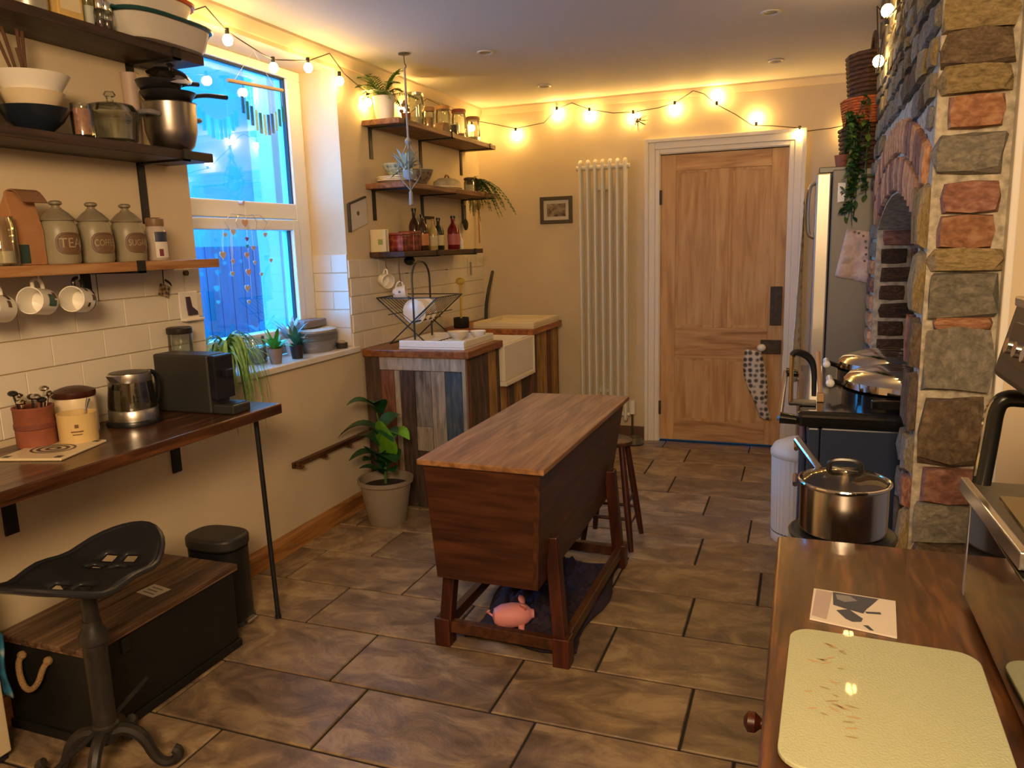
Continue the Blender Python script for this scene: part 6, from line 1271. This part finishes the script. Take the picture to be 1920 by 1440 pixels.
# chopping board
def rrect(x0, x1, y0, y1, r, n=8):
    o = []
    for cx_, cy_, a0 in ((x1-r, y1-r, 0), (x0+r, y1-r, 90), (x0+r, y0+r, 180), (x1-r, y0+r, 270)): o += [(cx_+r*math.cos(R(a0+90*i/n)), cy_+r*math.sin(R(a0+90*i/n))) for i in range(n+1)]
    return o
t = thing('chopping_board', 'pale green textured glass chopping board with faded herb print', 'chopping board', (.12, .93, CZ+.003), local=True, rotz=R(-2))
BOARD = plain('frosted_green_glass', (.40, .42, .27), .35, var=.03, scale=350, bump=.22, coat=.2)
build('glass_slab', MB().prism(rrect(-.122, .108, -.165, .145, .03), 2, 0, .006), BOARD, t, bevel=.0015)
for x, y in ((-.1, -.14), (.085, -.14), (-.1, .12), (.085, .12)): build('rubber_foot', MB().cyl((x, y, -.0025), (x, y, 0), .008, n=10), BLKPL, t)
HERB = plain('faded_herb_print', (.30, .25, .14), .5); HERB2 = plain('faded_rust_print', (.42, .30, .16), .5); rnd = random.Random(17); q = MB(); q2 = MB()
for i in range(26):
    x, y = rnd.uniform(-.10, -.05), rnd.uniform(-.10, .11); a = rnd.uniform(-.6, .6); l = rnd.uniform(.008, .018); (q if i % 2 else q2).leaf((x, y, .0064), (x+l*math.cos(a), y+l*math.sin(a), .0064), .004, 0, 3)
tag(build('herb_print', q, HERB, t), kind='stuff'); tag(build('herb_print', q2, HERB2, t), kind='stuff')
# postcard
cs = [P(*p_, z=CZ+.002) for p_ in ((1518, 1160), (1682, 1196), (1679, 1128), (1526, 1104))]; cc_ = sum(cs, Vector())/4
t = thing('postcard', 'black and white photo postcard lying beyond the chopping board', 'postcard', (cc_.x, cc_.y, CZ+.0005))
build('card', MB().hexa([(p.x, p.y, CZ+.0005) for p in cs], [(p.x, p.y, CZ+.003) for p in cs]), plain('postcard_white', (.58, .52, .45), .45), t)
def cpt(u, v, z): p = (cs[0]*(1-u)+cs[1]*u)*(1-v)+(cs[3]*(1-u)+cs[2]*u)*v; return (p.x, p.y, z)
def blob(pts, z, m_, nm): build(nm, MB().add([cpt(u, v, z) for u, v in pts], [tuple(range(len(pts)))]), m_, t)
DKI = plain('slate_photo_ink', (.05, .055, .08), .5); MDI = plain('grey_photo_ink', (.2, .19, .2), .5)
blob([(.02, .1), (.2, .06), (.24, .95), (.03, .97)], CZ+.0032, plain('mauve_grey_ink', (.38, .31, .29), .5), 'photo_shadow')
blob([(.24, .97), (.26, .55), (.4, .5), (.62, .45), (.66, .6), (.72, .75), (.8, .97)], CZ+.0033, DKI, 'photo_trees')
blob([(.3, .4), (.45, .5), (.62, .3), (.6, .2), (.5, .15), (.42, .2)], CZ+.0034, DKI, 'photo_figure'); blob([(.28, .9), (.45, .92), (.55, .8), (.4, .7), (.3, .75)], CZ+.0035, MDI, 'photo_highlight')
blob([(.64, .52), (.82, .58), (.83, .52), (.66, .47)], CZ+.0034, DKI, 'photo_figure'); blob([(.62, .12), (.68, .14), (.75, .03), (.7, .02)], CZ+.0034, DKI, 'photo_figure')
# black glass oven with espresso machine on it
t = thing('microwave_oven', 'black mirror fronted microwave oven on the sideboard', 'microwave', (.44, 1.0, CZ))
MIRR = plain('black_mirror_glass', (.02, .018, .015), .06, coat=1.0, spec=1.0); MX, MYA, MYB, MZT = .245, .72, 1.255, CZ+.165
build('casing', MB().box((MX+.02, MYA, CZ+.012), (.60, MYB, MZT)), plain('black_casing', (.015, .014, .013), .35), t, bevel=.005)
build('glass_door', MB().box((MX, MYA+.004, CZ+.014), (MX+.019, MYB-.012, MZT-.004)), MIRR, t, bevel=.002)
build('steel_edge', MB().box((MX-.001, MYB-.011, CZ+.012), (MX+.02, MYB, MZT)), STEEL, t, bevel=.002)
for x, y in ((.28, .75), (.57, .75), (.28, 1.22), (.57, 1.22)): build('foot', MB().cyl((x, y, CZ), (x, y, CZ+.012), .012, n=10), BLKPL, t)
t = thing('espresso_machine', 'dark espresso machine with chrome edged handle standing on the microwave', 'coffee machine', (.42, 1.1, MZT))
ESP = plain('espresso_dark_metal', (.07, .06, .05), .35, .5); ez = MZT+.0005
# drip tray with steel front
a, e_ = P(1800, 897, z=1.085), P(1912, 1040, z=1.085)
build('drip_tray', MB().hexa([(a.x+.012, a.y, ez), (e_.x+.012, e_.y-.05, ez), (.40, e_.y-.05, ez), (.40, a.y, ez)], [(a.x+.012, a.y, 1.083), (e_.x+.012, e_.y-.05, 1.083), (.40, e_.y-.05, 1.083), (.40, a.y, 1.083)]), plain('tray_black', (.012, .012, .013), .25), t, bevel=.002)
build('tray_front', MB().hexa([(a.x, a.y, ez), (e_.x, e_.y, ez), (e_.x+.011, e_.y, ez), (a.x+.011, a.y, ez)], [(a.x, a.y, 1.088), (e_.x, e_.y, 1.088), (e_.x+.011, e_.y, 1.088), (a.x+.011, a.y, 1.088)]), STEEL, t, bevel=.002)
build('tray_grid', MB().box((.27, .95, 1.083), (.38, 1.2, 1.086)), plain('brass_grid', (.25, .2, .1), .3, .9), t)
build('column', MB().box((.40, .95, ez), (.55, 1.27, 1.27)), ESP, t, bevel=.01)
hp = [P(1858, 692, y=1.17), P(1902, 572, y=1.17)]
build('head', MB().prism([(.246, 1.262), (.25, 1.282), (.266, 1.352), (.275, 1.362), (.55, 1.362), (.55, 1.235), (.29, 1.235)], 1, .85, 1.185), ESP, t, bevel=.006)
build('head_rim', MB().box((.265, .85, 1.352), (.29, 1.187, 1.366)), STEEL, t, bevel=.003)
build('gauge_panel', MB().hexa([(.2485, .93, 1.287), (.2485, 1.15, 1.287), (.2515, 1.15, 1.287), (.2515, .93, 1.287)], [(.2595, .93, 1.335), (.2595, 1.15, 1.335), (.2625, 1.15, 1.335), (.2625, .93, 1.335)]), plain('panel_black', (.02, .018, .016), .2), t)
for y in (1.13, 1.09, 1.05): build('button', MB().cyl((.256, y, 1.305), (.247, y, 1.307), .010, n=12), CHROME, t, smooth=True)
ha = [P(1905, 748, y=1.2), P(1868, 745, y=1.2), P(1848, 760, y=1.2), P(1838, 820, y=1.2), P(1825, 890, y=1.2), P(1822, 905, y=1.2)]
build('frame_arm', MB().tube([(p.x+.012, p.y, p.z) for p in ha], .012, 10).tube([(ha[0].x+.012, 1.2, ha[0].z), (.41, 1.2, ha[0].z)], .012, 10), plain('black_arm', (.012, .012, .012), .25), t, smooth=True)
build('arm_trim', MB().tube([(p.x+.001, p.y-.004, p.z+.0) for p in ha[1:5]], .003, 6), CHROME, t, smooth=True)
build('group_head', MB().cyl((.345, 1.06, 1.16), (.345, 1.06, 1.235), .034, .04, 20), STEEL, t, smooth=True)
# saucepan on a trivet on a small stand behind the sideboard
st = Vector((.098, 1.62, 0)); sh = .842
t = thing('small_stand', 'slim grey metal stand between the sideboard and the chimney breast', 'stand', tuple(st)); GSTD = plain('grey_stand_paint', (.22, .21, .2), .45)
build('top', MB().box((st.x-.105, st.y-.12, sh-.02), (st.x+.085, st.y+.06, sh)), GSTD, t, bevel=.004)
for dx in (-.09, .07):
    for dy in (-.105, .045): build('leg', MB().cbox((st.x+dx, st.y+dy, (sh-.02)/2), (.022, .022, sh-.02)), GSTD, t)
build('shelf', MB().box((st.x-.09, st.y-.105, .25), (st.x+.07, st.y+.045, .262)), GSTD, t)
tc_ = Vector((.095, st.y-.0, sh+.0005)); t = thing('pan_trivet', 'round black cast iron trivet under the steel saucepan', 'trivet', tuple(tc_))
build('plate', MB().lathe([(.085, .004), (.1, .006), (.103, .014), (.098, .018), (.085, .014)], tc_, 36), BLACK, t, smooth=True)
for k in range(3): a = k*2.09+.5; build('foot', MB().cyl((tc_.x+.07*math.cos(a), tc_.y+.07*math.sin(a), tc_.z), (tc_.x+.07*math.cos(a), tc_.y+.07*math.sin(a), tc_.z+.006), .008, n=8), BLACK, t)
pz = tc_.z+.0185; c = Vector((tc_.x, tc_.y, pz)); r = .083; t = thing('saucepan', 'shiny steel saucepan with glass lid on the black trivet', 'saucepan', tuple(c))
SPAN = plain('satin_steel', (.68, .65, .6), .17, 1.0)
build('body', MB().lathe([(r*.9, 0), (r, .006), (r, .098), (r+.004, .102), (r-.002, .102), (r-.003, .012), (.001, .008)], c, 48, caps=False), SPAN, t, smooth=True)
build('base_disc', MB().lathe([(.001, .0), (r*.9, .0)], c, 40, caps=False), SPAN, t)
l = build('glass_lid', MB().lathe([(r-.004, .106), (r*.75, .118), (r*.4, .126), (.001, .129)], c, 48, caps=False), pane('lid_glass', (.85, .8, .7), .16), t, smooth=True)
build('lid_rim', MB().tube([(c.x+(r+.002)*math.cos(a_), c.y+(r+.002)*math.sin(a_), pz+.105) for a_ in [2*math.pi*i/48 for i in range(48)]], .0035, 8, closed=True), CHROME, l, smooth=True)
build('lid_handle', MB().tube([(c.x-.03, c.y, pz+.125), (c.x-.028, c.y, pz+.148), (c.x+.028, c.y, pz+.148), (c.x+.03, c.y, pz+.125)], .0055, 8), BLKPL, l, smooth=True)
hd = Vector((-.42, .9, 0)).normalized()
build('handle', MB().tube([c+hd*(r-.002)+Vector((0, 0, .085)), c+hd*(r+.03)+Vector((0, 0, .10)), c+hd*(r+.13)+Vector((0, 0, .135))], [.006, .009, .010], 10), SPAN, t, smooth=True)
